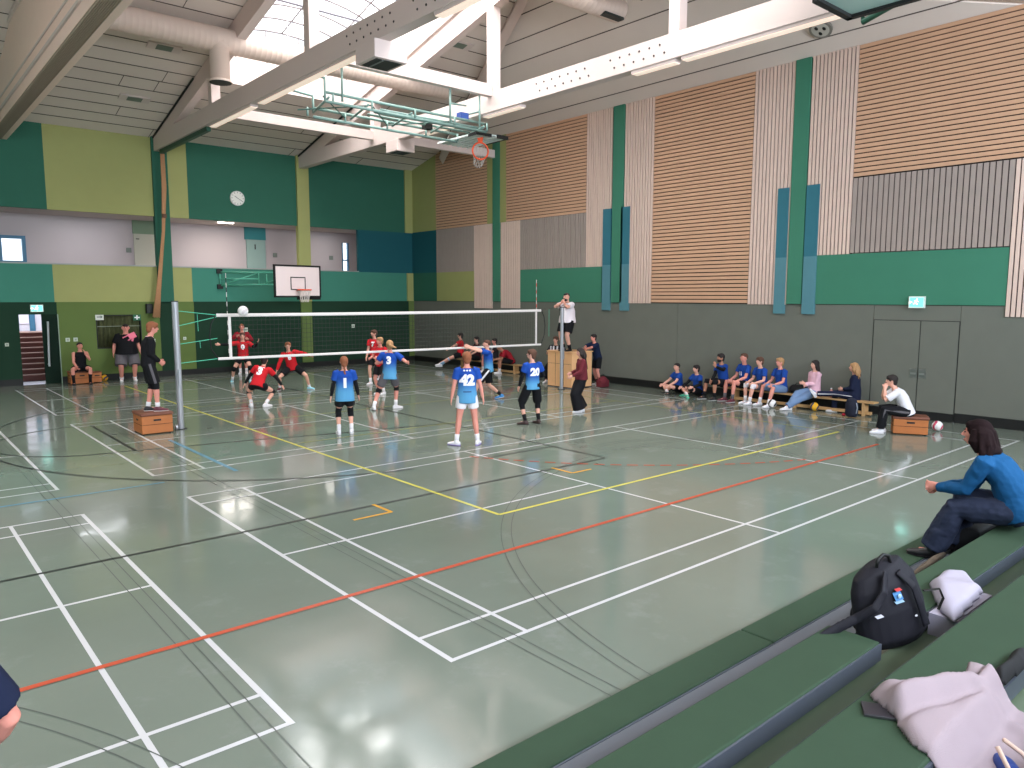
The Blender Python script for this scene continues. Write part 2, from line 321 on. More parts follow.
# ---- doorway with the stairs behind
RED = mat('stair_brown', (92, 52, 46), rough=.7, noise=.1); TRD = mat('stair_tread', (150, 120, 108), rough=.6)
LIT = mat('stairwell_white', (214, 214, 222), rough=.8)
box(-.6, 2.4, D+.31, 28.4, -.2, 0).build('stairwell_floor', mat('landing', (170, 170, 178), rough=.5), struct(box(-.7, -.6, D+.3, 28.4, 0, 3.4).build('wall_stairwell', LIT)))
sw = bpy.data.objects['wall_stairwell']
box(2.4, 2.5, D+.3, 28.4, 0, 3.4).build('stairwell_side', LIT, sw); box(-.7, 2.5, 28.4, 28.5, 1.2, 3.4).build('stairwell_end', LIT, sw)
st = struct(MB().box(-.6, 2.4, 24.0, 24.02, 0, .01).build('stairs', RED))
rs, tr = MB(), MB()
for i in range(9):
    rs.box(-.55, 2.35, 24.0+i*.26, 24.3+i*.26, 0 if i == 0 else i*.16-.02, (i+1)*.16+.03); tr.box(-.55, 2.35, 23.98+i*.26, 24.26+i*.26, (i+1)*.16+.03, (i+1)*.16+.055)
rs.build('stair_risers', RED, st); tr.build('stair_treads', TRD, st); box(-.6, 2.4, 26.3, 28.4, 1.25, 1.45).build('stair_landing', TRD, st)
tag(MB().box(1.10, 1.40, 28.36, 28.39, 1.72, 2.5).build('notice_poster', mat('poster_white', (226, 224, 232))), 'white notice in a blue frame on the stairwell end wall', 'poster')
fr = MB().box(1.42, 1.60, 28.34, 28.39, 1.45, 2.75).box(1.02, 1.09, 28.34, 28.39, 1.45, 2.75).build('frame', BFR, bpy.data.objects['notice_poster'])
area('stairwell_lamp', (.9, 26.4, 3.3), (0, 0, 0), 1.6, 2.0, 55, (.86, .9, 1)); 
d4 = struct(box(.97, 1.39, D-.04, D+.04, .0, 2.17).build('door_4', mat('door_dark', (18, 36, 27), rough=.85, spec=.15)))
MB().tube([(1.08, D-.1, .55), (1.12, D-.1, 1.95)], .03).box(1.05, 1.11, D-.1, D-.04, .6, .64).box(1.1, 1.15, D-.1, D-.04, 1.85, 1.89).build('door_handle', mat('bright_bar', (190, 194, 196), rough=.3, metal=.4), d4)
struct(box(1.395, 1.42, D-.07, D+.1, 0, 2.17).build('trim_1', mat('trim_sage', (140, 160, 140), rough=.5)))
box(.37, .95, D-.02, D+.3, -.001, .004).build('threshold', mat('threshold_pale', (200, 198, 214), rough=.4), d4)
# display window with dark curtain
w3 = struct(MB().box(2.47, 2.50, D-.03, D+.1, 1.03, 2.13).box(3.80, 3.83, D-.03, D+.1, 1.03, 2.13).box(2.5, 3.8, D-.03, D+.1, 1.03, 1.06).box(2.5, 3.8, D-.03, D+.1, 2.1, 2.13).build('window_3', BLK))
box(2.47, 3.83, D+.14, D+.2, 1.0, 2.2).build('dark_backing', BLK, w3)
cu = MB(); random.seed(3)
for i in range(38):
    x = 2.5+i*1.3/38; 
    cu.tube([(x, D+.07+.02*math.sin(i*1.7), 1.06), (x+.01, D+.06+.02*math.sin(i*1.7), 2.1)], .014+.01*random.random(), n=6)
cu.build('curtain', mat('curtain_olive', (70, 74, 44), rough=.9, noise=.5, nscale=9), w3, smooth=True)
box(2.5, 3.8, D+.0, D+.01, 1.74, 1.765).build('curtain_rail', mat('rail', (120, 128, 110)), w3)
def emit_sign(name, label, M, w, h, parts, size=.12, glow=(90, 215, 200), case=(222, 226, 220)):
    t = thing(name, label, 'sign'); t.matrix_world = M      # local: x right, y away from the wall's face toward viewer = -y, z up
    box(-w/2, w/2, -.05, 0, -h/2, h/2).build('case', mat('sign_case', case, rough=.4), t)
    box(-w/2+.03, w/2-.03, -.058, -.05, -h/2+.03, h/2-.03).build('sign_face', mat('sign_glow', glow, emit=1.3), t)
    mb = MB(); parts(mb); mb.build('running_figure', mat('sign_white', (245, 255, 250), emit=2.5), t); return t
def runman(s):
    def f(mb):
        y = -.061
        def bar(x0, z0, x1, z1, w):
            d = Vector((x1-x0, 0, z1-z0)).normalized(); n = Vector((d.z, 0, -d.x))*w/2; a = Vector((x0, y, z0)); b = Vector((x1, y, z1))
            mb.prism([a-n, b-n, b+n, a+n], (0, -.003, 0))
        for q in ((.0, .045, -.02, 0, .02), (-.02, 0, .02, -.05, .014), (-.02, 0, -.06, -.04, .014), (.0, .035, .04, .01, .01), (.0, .035, -.04, .03, .01)):
            bar(*[v*s for v in q[:4]], q[4]*s)
        mb.ball((.01*s, y, .065*s), (.012*s, .003, .012*s), 6)
        bar(-.14*s, 0, -.09*s, 0, .012*s); bar(-.14*s, 0, -.12*s, .02*s, .01*s); bar(-.14*s, 0, -.12*s, -.02*s, .01*s)
    return f
emit_sign('exit_sign', 'glowing emergency exit sign above the stairway door', Matrix.Translation((.86, D-.03, 2.36)), .34, .22, runman(1))
emit_sign('exit_sign', 'glowing emergency exit sign above the double door in the grey padding', Matrix.Translation((W-.045, 2.46, 2.62)) @ Matrix.Rotation(math.radians(-90), 4, 'Z'), .34, .26, runman(1.0))
def flat_sign(label, x, z, w, h, bg, drawing):
    t = thing('wall_sign', label, 'sign', (x, D-.045, z)); box(-w/2, w/2, -.012, 0, -h/2, h/2).build('plate', bg, t)
    mb = MB(); drawing(mb); mb.build('symbol', mat('symbol_'+str(round(x)), (250, 250, 250) if bg is not _m.get('sign_pale') else (84, 96, 90)), t)
mat('sign_pale', (206, 210, 200)); mat('sign_green', (40, 100, 70))
flat_sign('pale oblong sign with an arrow at the curtained window', 2.58, 2.05, .24, .17, _m['sign_pale'], lambda mb: mb.box(-.08, .05, -.016, -.012, .0, .03).prism([(.03, -.012, -.03), (.09, -.012, .015), (.03, -.012, .06)], (0, -.004, 0)))
flat_sign('green first aid sign with a white cross beside the curtained window', 3.70, 2.03, .24, .20, _m['sign_green'], lambda mb: mb.box(-.08, .08, -.016, -.012, -.02, .02).box(-.02, .02, -.016, -.012, -.07, .07))
SWM = mat('switch_white', (196, 204, 190))
for x, z, s, lb in ((1.64, 1.36, .12, 'square switch plate nearer the doorway, one of a pair above the seated man'), (1.86, 1.36, .12, 'square switch plate nearer the window, one of a pair above the seated man'), (.02, 1.27, .10, 'small socket plate in the dark green padding near the stair door'),
                    (4.18, 1.24, .12, 'switch plate on the olive padding between window and green column'), (5.2, 1.28, .10, 'round switch on the olive strip behind the net post'), (7.35, 1.52, .16, 'white socket plate on the dark padding behind the red players'), (11.75, 1.55, .14, 'white socket plate on the dark padding under the teal band, nearest the grey side wall')):
    t = thing('switch_plate', lb, 'switch plate', (x, D-.032, z)); box(-s/2, s/2, -.015, 0, -s/2, s/2).build('plate', SWM, t, bevel=.004); box(-s/4, s/4, -.022, -.015, -s/4, s/4).build('rocker', mat('switch_grey', (150, 156, 146)), t)
# clock
t = thing('wall_clock', 'round white wall clock on the upper green wall', 'clock', (7.24, D, 6.22))
MB().tube([(0, 0, 0), (0, -.07, 0)], .26, n=32).build('case', mat('clock_rim', (196, 196, 190), rough=.4), t)
MB().tube([(0, -.07, 0), (0, -.075, 0)], .235, n=32).build('dial', mat('clock_face', (226, 224, 216)), t)
mb = MB()
for i in range(12):
    a = math.radians(i*30); M = Matrix.Rotation(a, 4, 'Y'); mb.box(-.008, .008, -.078, -.075, .18, .22, M)
mb.build('hour_marks', BLK, t); mb = MB().box(-.008, .008, -.084, -.08, -.02, .13, Matrix.Rotation(math.radians(-55), 4, 'Y')); mb.build('hour_hand', BLK, t)
MB().box(-.006, .006, -.088, -.084, -.03, .19, Matrix.Rotation(math.radians(120), 4, 'Y')).build('minute_hand', BLK, t)

# ---- other walls
struct(box(-16.2, -15.96, -7.2, 25.6, 0, 11).build('wall_left', TGR)); struct(box(-16.2, W+.4, -7.2, -7.0, 0, 3.6).build('wall_front', WHW))
struct(box(-16.2, W+.4, -7.2, -7.0, 6.6, 8.2).build('wall_front_upper', WHW))
w4 = MB()
for i in range(12): w4.box(-16+i*2.7, -15.9+i*2.7, -7.15, -7.0, 3.6, 6.6)
struct(w4.build('added_fill_window', BFR)); box(-16, W, -7.1, -7.09, 3.6, 6.6).build('window_pane', GLS, bpy.data.objects['added_fill_window'])  # unseen front windows, added so the fill light can enter

# ---- roof: hipped, rising .237 from back wall and .56 from the side wall
RY, RZ, SA, SB = 10.75, 10.84, .237, .56
def zA(y): return 7.97+SA*(D-y) if y > RY else 7.97+SA*(D-(2*RY-y))
HX = W-(RZ-8.45)/SB; YB = D-(8.45-7.97)/SA          # hip meets ridge at x=HX, hip foot at y=YB on the side wall
X0, X1, YS0, YS1 = 4.80, 9.55, 3.0, 18.5              # glazed bay
def panel(name, poly):
    o = MB().prism(poly, (0, 0, .12)).build(name, CEI); return o
A = lambda x, y: (x, y, zA(y))
ce = struct(panel('ceiling', [A(-15.96, D), A(X0, D), A(X0, YS1), A(-5.7, YS1), A(-15.96, YS1)][:5]))
def cpart(poly): o = panel('ceiling_field', poly); o.parent = ce; return o
cpart([A(X0, D), A(W, D), A(W, YB), A(HX, RY), (X1, RY, RZ), A(X1, YS1), A(X0, YS1)])
cpart([A(-5.7, YS1), A(X0, YS1), (X0, RY, RZ), (-5.7, RY, RZ)]); cpart([(-5.7, RY, RZ), (X0, RY, RZ), A(X0, YS0), A(-5.7, YS0)])
cpart([A(-15.96, YS1), A(-10.5, YS1), (-10.5, RY, RZ), (-15.96, RY, RZ)]); cpart([(-15.96, RY, RZ), (-10.5, RY, RZ), A(-10.5, YS0), A(-15.96, YS0)])
NB = -1.36
cpart([A(-15.96, YS0), A(X0, YS0), A(X0, NB), A(-15.96, NB)]); cpart([A(X0, YS0), A(X1, YS0), (X1, RY, RZ), (HX, RY, RZ), A(W, 2*RY-YB), A(W, NB), A(X0, NB)])
cpart([(W+.1, YB+.02, 8.43), (W+.1, 2*RY-YB-.02, 8.43), (HX, RY, RZ)]); cpart([(-16, NB, 7.97), (W+.1, NB, 7.97), (W+.1, -7.2, 7.97), (-16, -7.2, 7.97)])
# grooves between the ceiling boards
gr = MB()
def groove(a, b, n, w=.022):
    a, b, n = Vector(a), Vector(b), Vector(n); d = (b-a).normalized(); s = n.cross(d).normalized()*w/2; o_ = n*-.012
    gr.prism([a-s+o_, b-s+o_, b+s+o_, a+s+o_], n*.016)
nA = Vector((0, SA, 1)).normalized(); nB = Vector((SB, 0, 1)).normalized()
y = D-.62
while y > RY+.3:
    xh = W if y > YB else HX+(W-HX)*(y-RY)/(YB-RY)
    if y > YS1: groove((-15.9, y, zA(y)), (xh, y, zA(y)), nA)
    else: groove((-5.7, y, zA(y)), (X0, y, zA(y)), nA); groove((X1, y, zA(y)), (xh, y, zA(y)), nA)
    y -= .62
x = W-.45
while x > HX+.2:
    z = 8.43+(RZ-8.43)/(W+.1-HX)*(W+.1-x); f = (x-HX)/(W-HX); groove((x, RY+(YB-RY)*f, z), (x, RY-(YB-RY)*f, z), nB); x -= .62
random.seed(5)
for i in range(26):                                  # short cross joints
    k = random.randint(0, 17); y0 = D-.62*k; x = random.choice([-.2, 1.3, 2.5, 3.6, 6.0, 8.4, 10.2, 12.0])+random.random()
    if y0-.62 < RY or (X0-.1 < x < X1+.1 and y0 < YS1+.7) or x > HX+(W-HX)*(y0-.62-RY)/(YB-RY): continue
    groove((x, y0, zA(y0)), (x, y0-.62, zA(y0-.62)), nA, .012)
gr.build('board_joints', GRV, ce)
hp = MB().tube([(W, YB, 8.45), (HX, RY, RZ)], .02, n=5).build('hip_joint', BLK, ce)
# glazed vaults
def vault(xa, xb, name):
    gl = MB(); ns, na = 22, 14; R_ = 1.0
    ys = [YS1-(YS1-YS0)*i/ns for i in range(ns+1)]
    def P(y, j, up=0): 
        a = math.pi*j/na; return ((xa+xb)/2-(xb-xa)/2*math.cos(a), y, zA(y)+.78+(R_+up)*math.sin(a))
    vs = [P(y, j) for y in ys for j in range(na+1)]; k = na+1
    gl.add(vs, [(i*k+j, i*k+j+1, (i+1)*k+j+1, (i+1)*k+j) for i in range(ns) for j in range(na)])
    for y in (YS1, YS0): gl.add([P(y, j) for j in range(na+1)], [tuple(range(na+1))])
    root = None
    cb = MB()
    for xx in (xa-.1, xb-.03):                            # side kerbs follow the roof slope
        for a, b in (((YS1), RY), (RY, YS0)):
            cb.prism([(xx, a, zA(a)-.02), (xx, b, zA(b)-.02), (xx, b, zA(b)+.82), (xx, a, zA(a)+.82)], (.13, 0, 0))
    cb.box(xa-.05, xb+.05, YS1-.03, YS1+.1, zA(YS1)-.02, zA(YS1)+.82); cb.box(xa-.05, xb+.05, YS0-.1, YS0+.03, zA(YS0)-.02, zA(YS0)+.82)
    root = struct(cb.build(name, PWH))
    gl.build('vault_panes', VGL, root, smooth=False)
    bars = MB()
    for i in range(0, ns+1):
        bars.tube([P(ys[i], j, -.03) for j in range(na+1)], .032, n=5)
    for j in (4, 7, 10): bars.tube([P(y, j, -.03) for y in ys], .026, n=5)
    for j in range(2, na-1, 2): bars.tube([(P(YS1, j)[0], YS1-.05, zA(YS1)+.76), P(YS1, j)], .02, n=5)
    bars.build('glazing_bars', mat('glazing_bar', (104, 98, 100), rough=.6), root)
    ties = MB()
    for y in (15.3, 12.3, 8.0): ties.tube([(xa, y, zA(y)+.70), (xb, y, zA(y)+.70)], .034, n=6)
    ties.build('tie_rods', mat('tie_grey', (98, 96, 104), rough=.5), root)
    return root
VGL = bpy.data.materials.new('vault_glazing'); VGL.use_nodes = True; _n = VGL.node_tree
_b = _n.nodes['Principled BSDF']; _o = _n.nodes['Material Output']; _t = _n.nodes.new('ShaderNodeBsdfTransparent'); _l = _n.nodes.new('ShaderNodeBsdfTranslucent'); _x = _n.nodes.new('ShaderNodeMixShader')
_t.inputs[0].default_value = (.96, .96, .97, 1); _l.inputs[0].default_value = (.9, .9, .92, 1); _x.inputs[0].default_value = .2
_n.links.new(_t.outputs[0], _x.inputs[1]); _n.links.new(_l.outputs[0], _x.inputs[2]); _n.links.new(_x.outputs[0], _o.inputs[0])
vault(X0, X1, 'window_5'); vault(-10.4, -5.8, 'window_6')

# ---- trusses
def truss(x, label, near=True):
    t = thing('roof_truss', label, 'roof truss', (x, RY, 0)); t['kind'] = 'structure'
    lo, hi = -12.1, D-RY+.1; bw = .13
    box(-bw, bw, NB-RY, hi, 7.52, 8.02).build('tie_beam', PWH, t, bevel=.01)
    for s in (1, -1):
        e = 12.1 if s == 1 else 12.1
        pa = [(-bw, s*e, 7.97-.6), (-bw, s*e, 7.97), (-bw, 0, RZ-.02), (-bw, 0, RZ-.62)]
        if s == 1: pa = [(-bw, 12.1, 7.55), (-bw, 12.1, 7.955), (-bw, 0, RZ-.015), (-bw, 0, RZ-.6)]
        else: pa = [(-bw, -12.1, 7.55), (-bw, -12.1, 7.955), (-bw, 0, RZ-.015), (-bw, 0, RZ-.6)]
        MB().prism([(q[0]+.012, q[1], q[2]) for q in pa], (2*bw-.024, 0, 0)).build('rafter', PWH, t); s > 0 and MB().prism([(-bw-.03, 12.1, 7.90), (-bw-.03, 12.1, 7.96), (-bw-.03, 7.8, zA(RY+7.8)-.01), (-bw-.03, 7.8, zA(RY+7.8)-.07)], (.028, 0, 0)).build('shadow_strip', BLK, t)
    for y in (17.35, 11.35, 5.48):
        box(-.122, .122, y-RY-.13, y-RY+.13, 8.0, zA(y)-.3).build('post', PWH, t)
    bo = MB()
    for i in range(13):
        for yb in (12.2+i*.27, ):
            for zz in (7.68, 7.86) if 1 else (): bo.tube([(-bw-.012, yb-RY-6.5+(.12 if zz > 7.8 else 0)+(0 if i < 6 else .5), zz), (-bw+.01, yb-RY-6.5+(.12 if zz > 7.8 else 0)+(0 if i < 6 else .5), zz)], .022, n=6)
    bo.build('bolts', mat('bolt_dark', (74, 66, 66), rough=.5, metal=.4), t); return t
truss(4.62, 'white timber roof truss beside the curtain housing'); truss(9.72, 'white timber roof truss nearer the slatted wall'); truss(-5.6, 'white timber roof truss beyond the curtain housing')
def cross(label, x0, x1, y, z0=7.72, z1=8.0):
    o = box(x0, x1, y-.09, y+.09, z0, z1).build('cross_beam', PWH, bevel=.01); tag(o, label, 'beam'); o['kind'] = 'structure'
cross('white cross beam near the back wall between the two trusses', 4.75, 9.59, 17.35); cross('white cross beam running to the green wall column behind the hoop', 9.85, 14.62, 17.35, 7.75, 8.03)
cross('white cross beam above the folded ceiling basketball frame', 4.75, 9.59, 11.35, 7.9, 8.2)
# hip rafter
o = MB().tube([(W-.05, YB-.25, 8.2), (HX, RY+.1, RZ-.28)], [(.12, .26)]*2, n=4).build('hip_rafter', PWH); tag(o, 'slanting white hip rafter running up from the back corner', 'beam'); o['kind'] = 'structure'

# ---- lights under the tie beams (fluorescent boxes)
LMP = mat('tube_light', (255, 232, 214), emit=.3)
def striplight(x, y0, y1, label):
    t = thing('strip_light', label, 'strip light', (x, (y0+y1)/2, 7.52)); h = (y1-y0)/2
    box(-.10, .10, -h, h, -.06, 0).build('housing', PWH, t); box(-.085, .085, -h+.02, h-.02, -.075, -.06).build('diffuser', LMP, t)
striplight(4.62, 9.3, 14.2, 'long strip light under the near truss beam, beside the square vent box'); striplight(4.62, 2.6, 6.6, 'strip light under the near truss beam at the top edge of the photo')
striplight(4.62, 14.6, 17.6, 'strip light under the near truss beam, closest to the wooden rope column')
for a, b, l in ((10.2, 11.7, 'strip light under the far truss beam just above the folded hoop board'), (5.45, 6.6, 'strip light under the far truss beam below its second post'), (2.0, 5.3, 'long strip light under the far truss beam, nearest the camera'), (13.0, 15.0, 'strip light under the far truss beam behind the ceiling hoop frame')):
    striplight(9.72, a, b, l)
o = box(4.56, 4.68, 17.9, 22.4, 7.40, 7.52).build('climbing_rope_rail', mat('rail_green', (44, 84, 68), rough=.5, metal=.3)); tag(o, 'dark green rope track under the near truss beam by the back wall', 'rail')
def ventbox(x, y, s, label):
    t = thing('vent_box', label, 'vent box', (x, y, 7.52)); box(-s, s, -s, s, -.34, 0).build('casing', PWH, t, bevel=.01)
    box(-s+.08, s-.08, -s+.08, s-.08, -.35, -.34).build('grille', DRK, t); box(-s*.4, -s*.3, -s+.1, s-.1, -.36, -.35).build('grille_bar', mat('grille_bar', (120, 124, 120)), t)
ventbox(4.75, 8.7, .36, 'white square vent box with dark grille under the near truss beam'); ventbox(9.85, 16.1, .32, 'white square vent box with dark grille under the far truss beam')
# ceiling grilles
def grille(x, y, label, onB=False):
    t = thing('ceiling_grille', label, 'ceiling grille', (x, y, zA(y)-.02)); t.rotation_euler = (math.atan(-SA), 0, 0)
    box(-.42, .42, -.16, .16, -.02, .02).build('frame', PWH, t); box(-.2, .2, -.12, .12, -.03, -.02).build('louvres', mat('louvre', (104, 116, 104), rough=.5), t)
grille(3.35, 17.3, 'ceiling grille just below the big air duct'); grille(3.35, 20.35, 'ceiling grille between curtain housing and truss, lower down the slope'); grille(10.6, 14.0, 'dark ceiling grille beside the tall white post'); grille(10.4, 16.7, 'small ceiling grille behind the folded hoop frame')
# disc on the side ceiling
t = thing('ceiling_fan_vent', 'round dark-rimmed disc on the ceiling above the slatted wall', 'ceiling vent', (13.95, 4.66, 8.43+.5515*(W+.1-13.95)-.02)); t.rotation_euler = (0, math.atan(.5515), 0)
MB().tube([(0, 0, 0), (0, 0, -.06)], [.26, .26], n=24).build('rim', mat('disc_rim', (122, 118, 110)), t); MB().tube([(0, 0, -.06), (0, 0, -.07)], .2, n=24).build('disc', mat('disc_pale', (176, 172, 162)), t)
for a in range(0, 360, 120): MB().ball((.1*math.cos(math.radians(a+20)), .1*math.sin(math.radians(a+20)), -.075), (.055, .04, .012), 6).build('opening', BLK, t)

# ---- ducts
DUC = mat('duct_white', (205, 186, 174), rough=.6, spec=.3, noise=.04, nscale=3)
def duct(label, x0, x1, y, z, r, endcap=False, branch=None, vents=()):
    t = thing('air_duct', label, 'air duct', (0, y, z)); mb = MB(); n = int((x1-x0)/.14); 
    pts = []; rad = []
    for i in range(n+1):
        x = x0+(x1-x0)*i/n; pts += [(x-.012, 0, 0), (x, 0, 0), (x+.012, 0, 0)]; rad += [r, r+.004, r]
    if endcap: pts += [(x1+.10, 0, 0), (x1+.18, 0, 0)]; rad += [r*.85, r*.4]
    mb.tube(pts, rad, n=20).build('pipe', DUC, t, smooth=True)
    if branch is not None:
        bx, l = branch; b = MB().tube([(bx, 0, 0), (bx, 0, -.25), (bx, 0, -.26), (bx, 0, -l)], [r*.95, r*.92, r*.8, r*.8], n=20).build('branch', DUC, t, smooth=True)
        MB().tube([(bx, 0, -l), (bx, 0, -l-.05)], [r*.98, r*.98], n=20).build('outlet_collar', DUC, t); MB().tube([(bx, 0, -l-.05), (bx, 0, -l-.06)], r*.9, n=20).build('outlet', DRK, t)
    for vx in vents: MB().box(vx-.32, vx+.32, -.5*r-.08, -.5*r+.1, -.93*r-.02, -.8*r).build('outlet_grille', DRK, t)
    for xx in (x0+1.2, (x0+x1)/2, x1-.8): MB().tube([(xx, 0, r), (xx, 0, r+.6)], .012, n=5).build('hanger', STL, t)
duct('long white spiral air duct crossing below the roof near the back', .8, 11.2, 15.55, 9.20, .30, True, (4.15, 1.0))
duct('white air duct with blunt end high above the slatted wall, nearer the back', 5.2, 10.95, 8.18, 9.5, .28, True, None, (10.6,))
duct('white air duct with blunt end at the top edge of the photo', 5.2, 10.1, 6.9, 9.45, .28, True, None, (9.9,))
# ---- big curtain housing
t = thing('divider_curtain_housing', 'long pale ceiling housing of the hall divider curtain with ribbed underside', 'curtain housing', (0, 0, 0)); t['kind'] = 'structure'
HX0, HX1, HY = -.05, .41, D
box(HX0, HX1, -1.3, HY, 7.36, 9.3).build('casing', mat('housing_cream', (236, 208, 194), rough=.6, noise=.03), t)
box(HX0-.04, HX0, -1.3, HY, 7.60, 7.66).build('lower_flange', PWH, t); box(HX0-.05, HX0, -1.3, HY, 9.2, 9.3).build('upper_flange', PWH, t); box(HX0-.02, HX0, -1.3, HY, 7.9, 7.94).build('rib', PWH, t)
mb = MB()
for i in range(9): mb.box(HX0+.02+i*.034, HX0+.032+i*.034, -1.3, HY, 7.33, 7.36)
mb.build('underside_ribs', mat('rib_grey', (176, 158, 142)), t); box(HX0+.01, HX0+.32, -1.3, HY, 7.355, 7.365).build('curtain_slot', mat('slot_grey', (168, 152, 138)), t)
# ================================================================ BLEACHERS
BGR = mat('bleacher_green', (48, 68, 50), rough=.75, spec=.25, noise=.1, nscale=5, bump=.1, bscale=200)
BGF = mat('bleacher_floor', (96, 110, 88), rough=.45, spec=.4, noise=.08, nscale=3)
ALU = mat('bleacher_rail', (92, 98, 110), rough=.4, metal=.5, noise=.05)
def bleacher(name, label, x0, x1, y0, y1, z, th, m=BGR, rail=True):
    t = thing(name, label, 'bleacher'); t['kind'] = 'structure'
    box(x0, x1, y0, y1, z-th, z).build('seat_board' if th > .05 else 'mat', m, t, bevel=.012)
    if rail: box(x0, x1, y0-.012, y0+.0, z-th-.02, z-.012).build('back_rail', ALU, t); box(x0, x1, y1, y1+.012, z-th-.02, z-.02).build('front_rail', ALU, t)
    return t
xs = [-9, -2.4, 1.84, 4.2, 9.0, 14.66]
for i in range(5):
    bleacher('bleacher_footboard', 'low green footboard at the foot of the bleachers, section '+['beyond the left frame edge', 'at the bottom edge of the floor', 'in front of the black backpack', 'under the black shoe', 'nearest the slatted wall'][i], xs[i]+.006, xs[i+1]-.006, -1.575, -1.29, .15, .13)
for a, b, l in ((-9, 1.58, 'first bleacher seat board, section left of the black backpack'), (2.12, 14.66, 'first bleacher seat board, section under the man in the blue jacket')):
    bleacher('bleacher_seat', l, a, b, -2.45, -2.115, .55, .10)
bleacher('bleacher_seat', 'second bleacher seat board carrying the beige hoodie', -9, .62, -3.28, -2.86, .80, .10)
bleacher('bleacher_seat', 'second bleacher seat board beyond the beige hoodie', .63, 14.66, -3.28, -2.86, .80, .10)
bleacher('bleacher_deck', 'pale green foot deck behind the first bleacher seat', -9, 14.66, -2.92, -2.40, .40, .04, BGF, False)
bleacher('bleacher_deck', 'foot deck behind the second bleacher seat', -9, 14.66, -3.75, -3.22, .65, .04, BGF, False)
bleacher('bleacher_deck', 'upper standing deck where the photographer stands', -9, 14.66, -7.0, -3.76, 1.0, .06, BGF, False)
fr = MB()
for x in [-8.5+1.16*i for i in range(20)]:
    fr.box(x-.02, x+.02, -3.1, -1.66, .02, .06); fr.box(x-.02, x+.02, -2.3, -2.26, .06, .45); fr.box(x-.02, x+.02, -2.28, -2.9, .32, .36)if 0 else None; fr.box(x-.02, x+.02, -3.1, -3.06, .06, .70); fr.box(x-.02, x+.02, -3.72, -3.68, 0, .61); fr.box(x-.02, x+.02, -2.9, -2.86, .02, .36); fr.box(x-.02, x+.02, -3.8, -3.76, 0, .95)
fr = fr.build('bleacher_frame', ALU); tag(fr, 'dark steel substructure under the green bleacher boards', 'frame'); fr['kind'] = 'structure'
struct(box(-9, 14.66, -1.90, -1.595, .10, .14).build('trim_2', mat('dark_mat', (96, 100, 108), rough=.6)))

# ================================================================ NET
NETW = mat('tape_white', (216, 210, 206), rough=.7); NETB = mat('net_cord', (52, 54, 50), rough=.8); ROP = mat('rope_turquoise', (86, 196, 160), rough=.7); BCO = mat('black_cord', (16, 18, 18), rough=.7)
t = thing('volleyball_net', 'black volleyball net with white tapes stretched across the hall', 'net', (0, 11.7, 0))
def zt(x): return 2.335-.012*(1-abs((x-7.1)/4.7)**2)
x0, x1 = 2.44, 11.78; zb = 1.42
def zB_(x): return 1.415-.07*(x-2.44)/9.34
MB().tube([(x0+(x1-x0)*i/24, 0, zt(x0+(x1-x0)*i/24)) for i in range(25)], [(.035, .008)]*25, n=8, ref=(0, 0, 1)).build('top_tape', NETW, t)
MB().tube([(x0+(x1-x0)*i/24, 0, zB_(x0+(x1-x0)*i/24)) for i in range(25)], [(.028, .008)]*25, n=8, ref=(0, 0, 1)).build('bottom_tape', NETW, t)
mb = MB(); n = 92
for i in range(n+1):
    x = 2.74+(11.55-2.74)*i/n; mb.tube([(x, 0, zB_(x)), (x, 0, zt(x))], .0036, n=4, cap=False)
for k in range(1, 9): mb.tube([(2.74, 0, 1.41+(2.32-1.41)*k/9), (11.55, 0, 1.345+(2.32-1.345)*k/9)], .0036, n=4, cap=False)
mb.build('mesh_cords', NETB, t)
for x, s in ((2.71, -1), (11.58, 1)):
    box(x-.028, x+.028, -.012, .012, zB_(x)-.02, zt(x)+.02).build('side_band', NETW, t)
    a = MB().tube([(x+s*.03, .02, 1.42), (x+s*.03, .02, 3.22)], .007, n=6); b = MB()
    for i in range(0, 18, 2): b.tube([(x+s*.03, .02, 1.42+i*.1), (x+s*.03, .02, 1.52+i*.1)], .009, n=6)
    an = a.build('antenna', NETW, t); b.build('antenna_bands', mat('antenna_red', (196, 60, 50)) if s > 0 else mat('antenna_dark', (40, 44, 46)), an)
    xe = x0 if s < 0 else x1
    MB().tube([(xe+s*.02, 0, 2.33), (xe+s*.12, 0, 2.15), (xe+s*.16, 0, 1.9), (xe+s*.13, 0, 1.62), (xe, 0, zB_(xe))], .012, n=6).build('edge_cord', BCO, t)
    px_ = 1.62 if s < 0 else 12.36
    for z0, z1 in ((2.44, 2.34), (2.12, 2.30), (1.75, 1.85), (1.36, 1.42)) if s < 0 else ((2.42, 2.34),):
        MB().tube([(px_, 0, z0), (xe, 0, z1)], .007, n=5).build('tension_rope', ROP if s < 0 else NETB, t)
    for q in ((2.05, 2.36, .35), (2.08, 1.82, .16)) if s < 0 else ((12.1, 2.37, .8),):
        MB().tube([(q[0], 0, q[1]), (q[0]+.01, .01, q[1]-q[2])], .005, n=5).build('rope_end', ROP, t)
for x, y, h, lb in ((1.62, 11.7, 2.62, 'grey metal net post beside the low wooden box'), (12.36, 11.42, 2.42, 'grey metal net post in front of the tall wooden stand')):
    t = thing('net_post', lb, 'net post', (x, y, 0))
    MB().tube([(0, 0, 0), (0, 0, h)], .062 if x < 5 else .05, n=16).build('post', STL, t, smooth=False); MB().tube([(0, 0, 0), (0, 0, .012)], .12, n=20).build('base_ring', DRK, t)
    box(-.02, .02, -.09, -.06, .9, 1.25).build('winch_plate', STL, t); MB().tube([(-.09, -.07, .06), (-.13, -.07, .06)], .05, n=12).build('wheel', STL, t); MB().tube([(0, 0, h), (0, 0, h+.02)], .066, n=16).build('cap', DRK, t)

